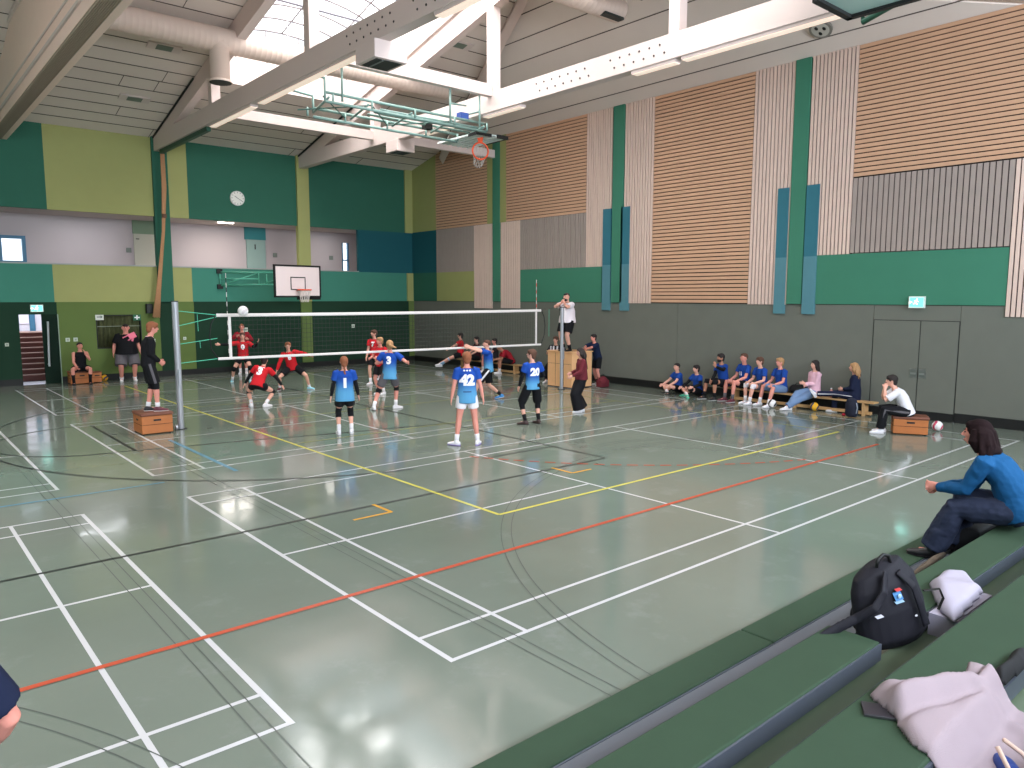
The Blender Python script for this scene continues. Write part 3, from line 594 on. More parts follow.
# ================================================================ WOODEN THINGS
VLT = mat('vault_wood', (176, 106, 58), rough=.5, spec=.3, noise=.12, nscale=5); LTH = mat('vault_leather', (112, 66, 48), rough=.5, noise=.08)
BIR = mat('birch_wood', (222, 172, 124), rough=.5, spec=.3, noise=.06, nscale=4); BEN = mat('bench_wood', (196, 156, 108), rough=.5, noise=.08)
def vbox(label, x, y, sx, sy, h, rz=0, lid=.06):
    t = thing('vaulting_box', label, 'vaulting box', (x, y, 0), math.radians(rz)); hx, hy = sx/2, sy/2
    box(-hx, hx, -hy, hy, .02, h-lid).build('body', VLT, t, bevel=.008)
    box(-hx-.02, hx+.02, -hy-.02, hy+.02, h-lid, h).build('padded_top', LTH, t, bevel=.02)
    for s in (-1, 1): box(-.07, .07, s*hy-.006, s*hy+.006, h*.62, h*.62+.035).build('grip_slot', BLK, t); box(s*hx-.006, s*hx+.006, -.07, .07, h*.62, h*.62+.035).build('grip_slot', BLK, t)
    box(-hx-.003, hx+.003, -hy-.003, hy+.003, h*.45, h*.45+.008).build('box_joint', JNT, t)
    for a in (-1, 1):
        for b in (-1, 1): box(a*hx-.03*a, a*hx, b*hy-.03*b, b*hy, 0, .02).build('foot', BLK, t) if 0 else MB().tube([(a*(hx-.04), b*(hy-.04), 0), (a*(hx-.04), b*(hy-.04), .02)], .025).build('foot', BLK, t)
    return t
vbox('low wooden vaulting box with brown top under the line judge in black', 1.09, 11.72, .58, .62, .43)
vbox('low wooden vaulting box under the man in the black tank top', 1.83, 22.30, .62, .5, .40, 0, .05)
vbox('low wooden vaulting box under the man in the white shirt', 12.63, 1.70, .62, .42, .37, -62)
vbox('small orange wooden box between the seated man and the yellow ball', 2.28, 22.4, .26, .4, .34, 0, .02)
t = thing('scorer_stand', 'tall birch plywood box used as referee stand', 'wooden stand', (13.08, 11.80, 0))
box(-.43, .43, -.52, .52, .03, 1.07).build('body', BIR, t, bevel=.004); box(-.46, .46, -.55, .55, 1.07, 1.10).build('top', BIR, t, bevel=.006)
for yy in (-.17, .18): box(-.436, -.43, yy-.003, yy+.003, .05, 1.05).build('panel_joint', JNT, t)
for xx in (0,): box(xx-.003, xx+.003, -.526, -.52, .05, 1.05).build('panel_joint', JNT, t)
box(-.438, -.43, -.5, .5, .72, .726).build('panel_joint', JNT, t); box(-.42, .42, -.5, .5, 0, .03).build('plinth', JNT, t)
def bench(label, y0, y1, x=14.22, z=.34):
    t = thing('gym_bench', label, 'bench', (x, (y0+y1)/2, 0)); h = (y1-y0)/2
    box(-.13, .13, -h, h, z-.035, z).build('seat', BEN, t, bevel=.006); box(-.05, .05, -h+.1, h-.1, .03, .10).build('balance_beam', BEN, t, bevel=.006)
    for yy in (-h+.25, 0, h-.25):
        box(-.11, .11, yy-.03, yy+.03, .0, z-.035).build('leg', BEN, t, bevel=.004)
    return t
bench('long wooden gym bench along the padded wall under the blue team', 3.05, 6.95); bench('wooden gym bench near the back corner under the red team', 15.4, 19.0, 14.25)
# ================================================================ BALLS
def ball(label, x, y, z, cols, r=.105, rx=0):
    t = thing('volleyball', label, 'ball', (x, y, z)); t.rotation_euler = (rx, .5, .8)
    names = ['shell', 'coloured_panels', 'third_panels']
    base = MB().ball((0, 0, 0), r, 14).build('shell', cols[0], t, smooth=True)
    for k, c in enumerate(cols[1:]):
        mb = MB(); n = 6
        for q in range(3):                         # curved stripes lying on the shell
            a0 = math.radians(120*q+50*k)
            vs = []; fs = []
            for i in range(9):
                th = math.radians(25+130*i/8)
                for j in range(4):
                    ph = a0+math.radians(-18+12*j)+.5*math.sin(th*2)
                    vs.append(Vector((math.sin(th)*math.cos(ph), math.sin(th)*math.sin(ph), math.cos(th)))*(r+.0015))
            for i in range(8):
                for j in range(3): fs.append((i*4+j, i*4+j+1, (i+1)*4+j+1, (i+1)*4+j))
            mb.add(vs, fs)
        mb.build(names[k+1], c, t, smooth=True)
BW = mat('ball_white', (226, 222, 220), rough=.5); BP = mat('ball_pink', (190, 60, 90), rough=.5); BY = mat('ball_yellow', (226, 166, 30), rough=.5); BBL = mat('ball_blue', (36, 48, 84), rough=.5); BKK = mat('ball_black', (34, 30, 30), rough=.5); BRD = mat('ball_maroon', (120, 40, 46), rough=.5)
ball('white volleyball in the air just above the net tape', 2.80, 11.15, 2.43, [BW, mat('ball_cream', (205, 196, 196), rough=.5)], .105)
ball('pink and white volleyball on the floor beside the wooden box', 13.35, 1.43, .105, [BW, BP]); ball('white ball on the floor just behind the pink and white one', 13.75, 1.85, .095, [BW, BRD], .095, 1)
ball('yellow and blue volleyball in front of the bench', 14.02, 4.42, .105, [BY, BBL]); ball('black and white ball held between white shoes by the bench', 13.72, 5.36, .105, [BW, BKK], .105)
ball('yellow and blue volleyball against the olive padded wall', 2.56, 22.55, .105, [BY, BBL])
# ================================================================ ROPES bundle
t = thing('climbing_ropes', 'bundle of brown climbing ropes pulled to the back wall column', 'climbing ropes', (0, 0, 0)); RPB = mat('rope_brown', (168, 124, 88), rough=.9, noise=.15, nscale=20)
for i in range(6):
    o1 = (i-2.5)*.02; mb = MB(); f = (i-2.5)*.038
    mb.tube([(4.62+o1, 22.30, 7.38), (4.63+o1, 22.33, 6.3), (4.56+o1*.6, 22.4, 4.9), (4.45+o1*.8, 22.45, 3.9), (4.32+f*.6, 22.45, 2.9), (4.20+f, 22.42, 2.05-.03*(i % 2))], [.018, .028, .022, .02, .022, .026], n=8)
    mb.build('rope', RPB, t, smooth=True)
MB().tube([(4.60, 22.36, 5.45), (4.595, 22.37, 5.32)], .075, n=10).build('binding', mat('binding_dark', (92, 62, 46)), t)
t = thing('wall_speaker', 'small black box on the wall beside the end of the rope bundle', 'speaker', (4.08, D-.03, 2.32)); box(-.1, .1, -.16, 0, -.16, .16).build('casing', BLK, t, bevel=.01); box(-.08, .08, -.165, -.16, -.14, .14).build('front_grille', DRK, t)
# ================================================================ HOOPS
ORG = mat('hoop_orange', (226, 84, 44), rough=.4); BOD = mat('board_white', (222, 206, 204), rough=.45, spec=.4); HNT = mat('hoop_net', (214, 206, 200), rough=.8); MESHG = mat('board_mesh', (196, 210, 204), rough=.5)
def ring(t, c, r, up, out):
    """hoop ring: centre c, normal up, bracket toward -out"""
    up, out = Vector(up).normalized(), Vector(out).normalized(); s = up.cross(out); c = Vector(c); n = 20
    P = [c+(out*math.cos(2*math.pi*i/n)+s*math.sin(2*math.pi*i/n))*r for i in range(n+1)]
    MB().tube(P, .024, n=8, cap=False).build('hoop_ring', ORG, t, smooth=True)
    MB().tube([c-out*(r+.16)-up*.02, c-out*r], [(.09, .02), (.06, .015)], n=6, ref=s).build('hoop_bracket', ORG, t)
    mb = MB(); k = 12; L = [(0, r), (.14, r*.82), (.28, r*.66), (.42, r*.58)]
    dn = Vector((0, 0, -1)) if abs(up.z) > .5 else (Vector((0, 0, -1))*.7-up*.5)
    for i in range(k):
        for sg in (1, -1):
            pts = []
            for q, (d, rr) in enumerate(L):
                a = 2*math.pi*(i+sg*q*.5)/k; pts.append(c+(out*math.cos(a)+s*math.sin(a))*rr+dn*d)
            mb.tube(pts, .006, n=4, cap=False)
    mb.build('hoop_net', HNT, t)
t = thing('basketball_hoop', 'white basketball backboard on a turquoise swing arm at the back wall', 'basketball hoop', (0, 0, 0))
BM = Matrix.Translation((8.36, 20.47, 3.26)) @ Matrix.Rotation(math.radians(8), 4, 'Z')       # local: x along the board, -y towards court
def lb(mb, *a): return mb.box(*a, BM)
lb(MB(), -.88, .88, 0, .03, -.50, .50).build('backboard', BOD, t)
fr = MB(); lb(fr, -.93, -.87, -.012, .05, -.56, .56); lb(fr, .87, .93, -.012, .05, -.56, .56); lb(fr, -.93, .93, -.012, .05, .50, .56); lb(fr, -.93, .93, -.012, .05, -.56, -.5); fr.build('board_frame', BLK, t)
fr = MB(); lb(fr, -.30, -.265, -.006, 0, -.30, .15); lb(fr, .265, .30, -.006, 0, -.30, .15); lb(fr, -.30, .30, -.006, 0, .115, .15); lb(fr, -.30, .30, -.006, 0, -.30, -.265); fr.build('target_square', BLK, t)
lb(MB(), .0, .93, .03, .10, -.64, -.56).build('lower_padding', BLK, t)
dirv = (BM.to_3x3() @ Vector((0, -1, 0))); ring(t, BM @ Vector((0, -.38, -.30)), .225, (0, 0, 1), dirv)
ar = MB()
for z in (.35, -.12): ar.tube([(6.50, D-.06, 3.24+z), (7.45, 21.9, 3.26+z*.9), (8.30, 20.56, 3.26+z*.9)], .026, n=8)
for a, b in (((6.50, D-.06, 3.12), (7.5, 21.95, 3.55)), ((7.55, 21.9, 3.13), (7.55, 21.9, 3.56)), ((7.60, 21.85, 3.13), (8.25, 20.7, 3.52)), ((6.50, D-.06, 3.05), (6.50, D-.06, 3.65)), ((6.5, D-.06, 3.35), (7.55, 21.9, 3.35)), ((7.72, 21.62, 3.13), (7.72, 21.62, 3.52))): ar.tube([a, b], .02, n=7)
ar.build('swing_arm', mat('arm_turquoise', (92, 176, 150), rough=.4), t, smooth=True)
for z in (3.62, 3.08): box(6.40, 6.58, D-.10, D, z-.08, z+.08).build('wall_bracket', BLK, t)
# folded ceiling frame with horizontal board
t = thing('ceiling_basketball_frame', 'turquoise folding basketball frame hoisted flat under the white beams', 'basketball hoop', (0, 0, 0))
fr = MB(); ya, yb = 11.55, 12.85
for yy, zz in ((ya, 7.28), (ya, 7.08), (yb, 7.22), (yb, 7.02)): fr.tube([(5.0 if yy < 12 else 5.35, yy, zz), (9.7, yy+.1, zz+.0)], .035, n=8)
for xx in (5.2, 6.2, 7.4, 8.6, 9.65): fr.tube([(xx-.1, ya, 7.18), (xx+.15, yb, 7.12)], .028, n=6); fr.tube([(xx, ya, 7.08), (xx, ya, 7.28)], .028, n=6); fr.tube([(xx, yb, 7.02), (xx, yb, 7.22)], .028, n=6)
for yy in (11.85, 12.15, 12.45): fr.tube([(6.6, yy, 7.2), (9.75, yy, 7.2)], .03, n=6)
fr.build('main_tubes', TUR, t, smooth=True)
dg = MB()
for a, b in (((4.95, ya, 7.18), (6.2, yb, 7.12)), ((6.2, ya, 7.18), (7.4, yb, 7.12)), ((8.6, ya, 7.18), (7.4, yb, 7.12)), ((4.95, yb, 7.12), (6.2, ya, 7.18))): dg.tube([a, b], .016, n=6)
dg.build('diagonal_rods', mat('rod_dark', (56, 92, 84), rough=.5), t)
hg = MB()
for xx, yy, zt_ in ((5.0, ya, 7.6), (5.35, 11.4, 7.92), (8.35, 11.4, 7.92), (9.3, 11.42, 7.92), (5.35, yb, 7.5)): hg.tube([(xx, yy, 7.1), (xx, yy, zt_)], .03, n=6)
hg.tube([(5.0, ya, 7.58), (4.72, ya, 7.6)], .03, n=6); hg.tube([(5.35, yb, 7.5), (4.7, yb, 7.56)], .03, n=6); hg.tube([(8.35, 11.4, 7.55), (9.3, 12.0, 7.75)], .025, n=6); hg.tube([(9.3, 11.4, 7.5), (9.55, 12.4, 7.62)], .025, n=6)
hg.build('hangers', TUR, t, smooth=True)
box(8.95, 9.2, 11.75, 11.95, 7.34, 7.5).build('hoist_motor', mat('motor_blue', (50, 80, 150), rough=.5), t); box(8.3, 8.5, 12.4, 12.6, 7.1, 7.25).build('pulley', BLK, t)
gb = MB(); X0_, X1_, Y0_, Y1_, zz = 9.62, 10.66, 11.95, 13.75, 7.10
gb.box(X0_, X1_, Y0_, Y1_, zz, zz+.025); gb.build('backboard', MESHG, t)
gl = MB()
for i in range(7): gl.box(X0_+i*(X1_-X0_)/6-.018, X0_+i*(X1_-X0_)/6+.018, Y0_, Y1_, zz-.03, zz)
gl.build('board_ribs', mat('rib_light', (226, 230, 228), rough=.5), t)
ed = MB().box(X0_-.02, X0_+.5, Y0_-.03, Y0_, zz-.05, zz+.03).box(X1_, X1_+.03, Y0_, Y0_+1.0, zz-.05, zz+.03).box(X1_-.35, X1_+.03, Y0_-.05, Y0_, zz-.06, zz+.04).box(X0_-.03, X0_, Y0_, Y0_+.35, zz-.05, zz+.03); ed.build('edge_padding', BLK, t)
ring(t, (10.02, 12.30, 6.72), .225, (-.35, -.9, 0), (0, 0, -1))
# second hoisted board at the top edge
t = thing('ceiling_basketball_frame', 'black framed hoisted backboard corner at the top edge of the photo', 'basketball hoop', (0, 0, 0))
QX, QY, QZ = 9.02, 1.62, 7.15
box(QX-1.05, QX, QY-1.8, QY, QZ, QZ+.03).build('backboard', mat('board_grey', (150, 176, 168), rough=.4), t)
MB().box(QX-1.10, QX+.03, QY-.09, QY+.02, QZ-.05, QZ+.05).box(QX-.07, QX+.03, QY-1.85, QY, QZ-.05, QZ+.05).build('edge_padding', BLK, t)
MB().tube([(9.28, 1.50, 7.1), (9.05, .6, 7.25), (8.9, -.6, 7.5)], .05, n=8).tube([(9.28, 1.5, 7.1), (9.2, 1.5, 7.6)], .03, n=8).tube([(QX-.4, QY-.4, QZ+.02), (QX-.4, QY-.4, 7.9)], .03, n=8).build('support_arms', mat('arm_green', (58, 110, 92), rough=.4), t, smooth=True)
# ================================================================ PEOPLE
SK = mat('skin_fair', (216, 160, 140), rough=.55, spec=.35, noise=.04); SK2 = mat('skin_tan', (176, 122, 98), rough=.55, spec=.35, noise=.04); SKR = mat('skin_pink', (212, 140, 124), rough=.55, noise=.04)
LIP = mat('lips', (168, 92, 88), rough=.5); EYE = mat('eye_dark', (40, 32, 30), rough=.3)
HBR = mat('hair_brown', (84, 56, 42), rough=.8, noise=.25, nscale=30); HDK = mat('hair_dark', (34, 26, 24), rough=.75, noise=.2, nscale=30); HBL = mat('hair_blond', (168, 128, 88), rough=.8, noise=.2, nscale=30); HRD = mat('hair_auburn', (134, 80, 52), rough=.8, noise=.2, nscale=30); HCH = mat('hair_chestnut', (30, 19, 20), rough=.9, spec=.1, noise=.35, nscale=40)
def cloth(n, c, **k): return mat('cloth_'+n, c, rough=.85, spec=.15, noise=.07, nscale=9, **k)
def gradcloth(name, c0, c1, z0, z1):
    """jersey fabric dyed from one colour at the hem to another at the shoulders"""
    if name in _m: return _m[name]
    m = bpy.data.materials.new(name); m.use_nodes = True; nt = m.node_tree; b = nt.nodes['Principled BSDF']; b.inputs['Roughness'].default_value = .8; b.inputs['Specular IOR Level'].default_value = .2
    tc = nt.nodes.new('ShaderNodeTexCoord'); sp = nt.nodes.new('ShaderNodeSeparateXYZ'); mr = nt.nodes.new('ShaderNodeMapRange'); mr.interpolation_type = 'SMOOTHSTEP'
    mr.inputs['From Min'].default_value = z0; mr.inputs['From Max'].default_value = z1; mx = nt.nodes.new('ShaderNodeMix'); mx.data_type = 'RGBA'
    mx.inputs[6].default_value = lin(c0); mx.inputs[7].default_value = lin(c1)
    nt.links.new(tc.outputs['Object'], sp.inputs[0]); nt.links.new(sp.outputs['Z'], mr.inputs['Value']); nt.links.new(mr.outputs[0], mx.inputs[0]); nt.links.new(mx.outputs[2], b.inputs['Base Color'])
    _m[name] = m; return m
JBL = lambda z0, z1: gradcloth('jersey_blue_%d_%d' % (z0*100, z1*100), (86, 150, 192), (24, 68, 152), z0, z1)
CBL = cloth('royal_blue', (28, 66, 142)); CRD = cloth('red', (188, 32, 40)); CBK = cloth('black', (24, 24, 27)); CWH = cloth('white', (222, 218, 222)); CGY = cloth('grey', (94, 90, 94)); CNV = cloth('navy', (28, 34, 56)); CMR = cloth('maroon', (98, 38, 46))
CPK = cloth('pink', (216, 172, 186)); CJN = cloth('jeans_pale', (110, 134, 168)); CJD = cloth('jeans_dark', (42, 48, 66)); CJK = cloth('jacket_blue', (24, 78, 122)); CHP = cloth('hot_pink', (226, 120, 140)); CLB = cloth('light_blue', (150, 186, 214)); CDR = cloth('dark_red', (150, 32, 44))
SHW_ = mat('shoe_white', (226, 222, 226), rough=.5); SHB = mat('shoe_black', (28, 26, 28), rough=.45); SHP = mat('shoe_purple', (150, 130, 190), rough=.5); SHN = mat('shoe_blue', (52, 130, 196), rough=.5); SHC = mat('shoe_cyan', (146, 206, 222), rough=.5); SHM = mat('shoe_maroon', (96, 40, 52), rough=.5); SOL = mat('sole_white', (214, 212, 214), rough=.6); SHG = mat('shoe_green', (70, 180, 150), rough=.5); SHD = mat('shoe_brown', (62, 44, 42), rough=.5)
def remesh(o, v, it=2, f=.5):
    r = o.modifiers.new('remesh', 'REMESH'); r.mode = 'VOXEL'; r.voxel_size = v; r.use_smooth_shade = True
    if it: s = o.modifiers.new('smooth', 'SMOOTH'); s.factor = f; s.iterations = it
    return o
def wrinkle(o, s, size):
    tx = bpy.data.textures.new('folds', 'CLOUDS'); tx.noise_scale = size; tx.noise_depth = 3
    d = o.modifiers.new('folds', 'DISPLACE'); d.texture = tx; d.strength = s; d.mid_level = .5; d.texture_coords = 'LOCAL'
def ik(a, b, l1, l2, pole):
    a, b, pole = Vector(a), Vector(b), Vector(pole); d = b-a; L = d.length; mx = (l1+l2)*.998
    if L > mx: b = a+d*(mx/L); d = b-a; L = mx
    u = d/L; x = (l1*l1-l2*l2+L*L)/(2*L); h = math.sqrt(max(0, l1*l1-x*x)); p = pole-u*pole.dot(u)
    p = p.normalized() if p.length > 1e-5 else u.orthogonal().normalized()
    return a+u*x+p*h, b
def person(label, loc, heading, H, pose, wear, g=1.0, vox=.012, name='person', group=None):
    """local frame: x to the person's right, y forward, z up from the ground point"""
    k = H/1.75; root = thing(name, label, 'person', loc, math.radians(heading-90), group)
    V = Vector; P = pose.get
    hip = V((P('hx', 0), P('hy', 0), P('hz', .93*k)))
    lean = P('lean', (0, 0)); up = V((lean[0], lean[1], 1)).normalized(); pt = math.radians(P('pyaw', 0)); tw = math.radians(P('twist', 0))
    def latdir(yaw):
        l = V((math.cos(yaw), math.sin(yaw), 0)); l = l-up*l.dot(up); return l.normalized()
    lh, ls = latdir(pt), latdir(tw); fs_ = up.cross(ls)          # forward of the chest
    curve = P('curve', 0)                                          # hunched back: upper spine bends further forward
    mid = hip+up*.28*k; up2 = (up+fs_*curve).normalized(); neck = mid+up2*.25*k; chest = mid+up2*.12*k
    fs2 = up2.cross(ls).normalized()
    sh = {s: neck-up2*.055*k+ls*(s*.172*k*(1+.35*(g-1))) for s in (-1, 1)}
    hj = {s: hip+lh*(s*.088*k*g) for s in (-1, 1)}
    hy_, hp_ = math.radians(P('hyaw', 0)), math.radians(P('hpitch', 0))
    hf = (Matrix.Rotation(hy_, 3, up2) @ fs2); hf = V((hf.x, hf.y, hf.z*.0+math.sin(-0))) if P('level', True) else hf; hf.normalize()
    hl = hf.cross(V((0, 0, 1))); hl = hl.normalized() if hl.length > .1 else ls; hf = (Matrix.Rotation(hp_, 3, hl) @ hf) if 1 else hf
    hup = hl.cross(hf); nu = (up2*.5+hup*.5).normalized(); hc = neck+nu*.075*k+hup*.10*k+hf*.025*k
    # limbs
    leg = {}
    for s, key in ((-1, 'L'), (1, 'R')):
        an = V(P('an'+key, (s*.10*k, 0, .085*k))); kn, an = ik(hj[s], an, .445*k, .42*k, V(P('kp'+key, (s*.12, 1, .1)))); leg[s] = (hj[s], kn, an)
    arm = {}
    for s, key in ((-1, 'L'), (1, 'R')):
        wr_ = P('wr'+key); wr_ = V(wr_) if wr_ else sh[s]+V((s*.09*k, .05*k, -.53*k))
        el, wr_ = ik(sh[s], wr_, .285*k, .25*k, V(P('ep'+key, (s*.6, -1, -.3)))); arm[s] = (sh[s], el, wr_)
    # ---- body: one continuous skin surface
    b = MB(); r = k*(.55+.45*g); G = k*g
    tor = [hip-up*.09*k, hip-up*.02*k, hip+up*.12*k, mid-up*.03*k, chest, neck-up2*.06*k, neck]
    tr_ = [(.12*G, .09*G), (.158*G, .108*G), (.138*G, .10*G*(1+.6*(g-1))), (.142*G, .102*G), (.158*r, .108*G), (.14*r, .075*r), (.058*r, .06*r)]
    b.tube(tor, tr_, n=16, ref=ls)
    b.tube([neck-up2*.05*k, hc-hup*.07*k], [.058*r, .052*r], n=10)
    HM = Matrix((hl, hf, hup)).transposed()
    hw = .5+.5*g if g > 1 else 1
    b.ball(hc, (.074*k*hw, .092*k, .105*k), 9, HM); b.ball(hc+hf*.02*k-hup*.062*k, (.056*k*hw, .066*k, .05*k), 7, HM)
    b.tube([hc+hf*.085*k+hup*.015*k, hc+hf*.108*k-hup*.022*k], [.012*k, .019*k], n=6)
    b.ball(hc+hf*.086*k-hup*.058*k, (.024*k, .016*k, .014*k), 5, HM)
    for s in (-1, 1): b.ball(hc+hl*(s*.076*k*hw)-hup*.008*k, (.014*k, .022*k, .032*k), 5, HM)
    for s in (-1, 1):
        a, e, w = arm[s]; m = (e+w)/2
        b.tube([a+ls*(-s*.03*k), a, (a+e)/2, e, e+(w-e)*.3, w], [.056*r, .056*r, .046*r, .038*r, .040*r, .026*r], n=10)
        fd = (w-e).normalized(); fdir = V(P('hd'+('L' if s < 0 else 'R'), tuple(fd))).normalized()
        pn = -ls*s+fs2*.0; pn = pn-fdir*pn.dot(fdir)
        if pn.length < .3: pn = -fs2-fdir*(-fs2).dot(fdir)
        pn.normalize(); side = fdir.cross(pn)                       # side: across the knuckles
        if side.dot(fs2+V((0, 0, .3))) < 0: side = -side           # thumb side faces forward / up
        kc = w+fdir*.085*k; b.tube([w-fdir*.01*k, w+fdir*.03*k, kc], [(.028*k, .019*k), (.040*k, .018*k), (.042*k, .014*k)], n=8, ref=side)
        cl = P('curl', .35)
        for i, (off, ln) in enumerate(((.030, .072), (.010, .080), (-.010, .074), (-.030, .058))):
            p0 = kc-fdir*.012*k+side*off*k; d1 = (fdir+pn*cl*.5+side*off*2.2).normalized(); d2 = (fdir+pn*cl*1.6+side*off*1.6).normalized()
            b.tube([p0, p0+d1*ln*.5*k, p0+d1*ln*.5*k+d2*ln*.5*k], [.0098*k, .0092*k, .0078*k], n=6)
        p0 = w+fdir*.025*k+side*.024*k; d1 = (fdir*.7+side*.75+pn*.2).normalized(); d2 = (fdir+side*.25+pn*.35).normalized()
        b.tube([p0, p0+d1*.045*k, p0+d1*.045*k+d2*.034*k], [.0125*k, .011*k, .009*k], n=6)
    for s in (-1, 1):
        h_, kn, an = leg[s]; fw = V(P('ft'+('L' if s < 0 else 'R'), (0, 1, 0))); calf = kn+(an-kn)*.3; sk = (an-kn).normalized()
        b.tube([h_+up*.03*k, h_+(kn-h_)*.25, h_+(kn-h_)*.7, kn, calf, kn+(an-kn)*.65, an], [.078*G, .084*G, .066*G, .054*r, .056*r, .042*r, .035*r], n=12)
        fw = (fw-V((0, 0, 0))).normalized(); b.tube([an-fw*.03*k-V((0, 0, .035*k)), an+fw*.10*k-V((0, 0, .045*k))], [.034*k, .030*k], n=8)
    body = b.build('body', wear.get('skin', SK), root); remesh(body, vox*.82)
    ey = MB()
    for s in (-1, 1): ey.ball(hc+hf*.083*k+hl*(s*.031*k)+hup*.014*k, (.012*k, .008*k, .007*k), 5, HM)
    ey.build('eyes', EYE, body, smooth=True)
    eb = MB()
    for s in (-1, 1): eb.ball(hc+hf*.083*k+hl*(s*.032*k)+hup*.034*k, (.019*k, .008*k, .005*k), 5, HM)
    eb.build('eyebrows', wear.get('hair', HBR), body, smooth=True)
    MB().ball(hc+hf*.094*k-hup*.055*k, (.022*k, .009*k, .006*k), 5, HM).build('lips', LIP, body, smooth=True)
    # ---- hair
    hm = wear.get('hair', HBR); hs = wear.get('hairstyle', 'short')
    if hs != 'bald':
        h = MB(); rr = {'short': (.082, .092, .090), 'full': (.092, .104, .098)}.get(hs, (.089, .102, .100))
        h.ball(hc+hup*.024*k-hf*.020*k, tuple(q*k for q in rr), 10, HM); h.ball(hc+hup*.066*k+hf*.030*k, (.066*k, .056*k, .044*k), 7, HM)
        if hs != 'short': h.ball(hc-hf*.05*k-hup*.03*k, (.074*k, .06*k, .09*k), 7, HM)
        if hs == 'full': h.ball(hc+hup*.064*k+hf*.045*k, (.074*k, .05*k, .046*k), 7, HM)
        if hs in ('long', 'mane'):
            w_ = 1.0 if hs == 'long' else 1.35; bk = P('hairdir', None); bk = V(bk) if bk else (-fs2*.03-up2*.30 if hs == 'long' else -fs2*.0-up2*.08)
            h.tube([hc-hf*.05*k, hc-hf*.075*k-hup*.10*k, neck-fs2*.075*k-up2*.02*k, neck-fs2*.11*k+bk*k*.8], [(.085*k*w_, .055*k*w_), (.095*k*w_, .055*k*w_), (.09*k*w_, .04*k*w_), (.05*k, .02*k)], n=10, ref=hl)
            for s in (-1, 1): h.tube([hc+hup*.03*k+hl*s*.072*k-hf*.01*k, hc-hup*.06*k+hl*s*.085*k*w_, hc-hup*.15*k+hl*s*.08*k*w_-hf*.02*k], [.03*k*w_, .036*k*w_, .02*k], n=8)
        if hs == 'mane':
            rs_ = random.Random(4)
            for i in range(46):
                a_ = math.radians(rs_.uniform(20, 340)); o_ = hf*math.cos(a_)*-.0+(-hf*abs(math.cos(a_/2))*.0)
                d_ = (hl*math.sin(a_)-hf*math.cos(a_+math.pi)*-.9); d_ = hl*math.sin(a_)*.09-hf*(.35+.65*abs(math.cos(a_)))*.085
                L_ = rs_.uniform(.14, .30); q_ = hc+hup*.07*k+d_*k*.7
                h.tube([q_, hc+d_*k*1.45+hup*.01*k, hc+d_*k*rs_.uniform(1.5, 1.9)-V((0, 0, L_*.55*k)), hc+d_*k*rs_.uniform(1.4, 2.0)-V((0, 0, L_*k))], [.012*k, .017*k, .015*k, .005*k], n=6)
        if hs == 'pony':
            bk = V(P('hairdir', tuple(-fs2*.06-up2*.26))); h.tube([hc-hf*.10*k+hup*.03*k, hc-hf*.15*k, hc-hf*.14*k+bk*.5*k, hc-hf*.12*k+bk*k], [.028*k, .036*k, .032*k, .014*k], n=8)
        if hs == 'braid':
            q0, q1 = hc-hf*.09*k-hup*.05*k, neck-fs2*.13*k-up2*.24*k
            for i in range(6): h.ball(q0+(q1-q0)*i/9+ls*(.006*k if i % 2 else -.006*k), (.024*k, .022*k, .026*k), 5)
        if hs == 'bun': h.ball(hc-hf*.10*k+hup*.07*k, .045*k, 7)
        remesh(h.build('hair', hm, root), .011 if hs != 'mane' else .009, 2 if hs != 'mane' else 1)
    if wear.get('beard'):
        remesh(MB().ball(hc+hf*.032*k-hup*.078*k, (.066*k, .068*k, .052*k), 8, HM).tube([hc+hf*.094*k-hup*.036*k-hl*.03*k, hc+hf*.102*k-hup*.036*k, hc+hf*.094*k-hup*.036*k+hl*.03*k], .008*k, n=6).build('beard', HDK, root), .010)
    # ---- shirt
    sm = wear.get('shirt')
    if sm:
        gd = 1+.7*(g-1) if g > 1.2 else 1
        t_ = MB(); q = .016*k; sl = wear.get('sleeve', .62); hem = wear.get('hem', .06); lo = wear.get('loose', 1.0)
        pts = [hip-up*hem*k, hip+up*.04*k, hip+up*.14*k, mid, chest, neck-up2*.055*k, neck-up2*.012*k]
        rad = [(.168*G*lo+q, .122*G*lo*gd+q), (.160*G*lo+q, .118*G*lo*gd+q), (.146*G*lo+q, .112*G*lo*gd+q), (.148*G*lo+q, .112*G*gd+q), (.160*r+q, .114*G+q), (.138*r+q, .078*r+q), (.064*r+q*.4, .066*r+q*.4)]
        t_.tube(pts, rad, n=18, ref=ls)
        for s in (-1, 1):
            a, e, w = arm[s]
            if sl <= 0: continue
            if sl <= 1: t_.tube([a-ls*s*.05*k, a, a+(e-a)*sl], [.064*r+q*.4, .066*r+q*.5, .060*r+q], n=12)
            else: t_.tube([a-ls*s*.05*k, a, (a+e)/2, e, e+(w-e)*.4, e+(w-e)*.96], [.062*r+q*.5, .066*r+q*.5, .056*r+q*.6, .050*r+q*.6, .048*r+q*.5, .036*r+q*.3], n=12)
        if wear.get('hood'): t_.tube([neck-fs2*.05*k+ls*.09*k, neck-fs2*.10*k-up2*.02*k, neck-fs2*.05*k-ls*.09*k], [.03*k, .05*k, .03*k], n=8)
        so = t_.build('shirt' if sl <= 1 else wear.get('topname', 'long_sleeved_shirt'), sm, root); remesh(so, vox, 3); wear.get('wrinkle') and wrinkle(so, wear['wrinkle'], .12)
        if wear.get('collar'): MB().tube([neck+(ls*math.cos(math.radians(30*i))+fs2*math.sin(math.radians(30*i)))*.066*r-up2*.012*k for i in range(13)], .010*k, n=6, cap=False).build('collar', wear['collar'], so)
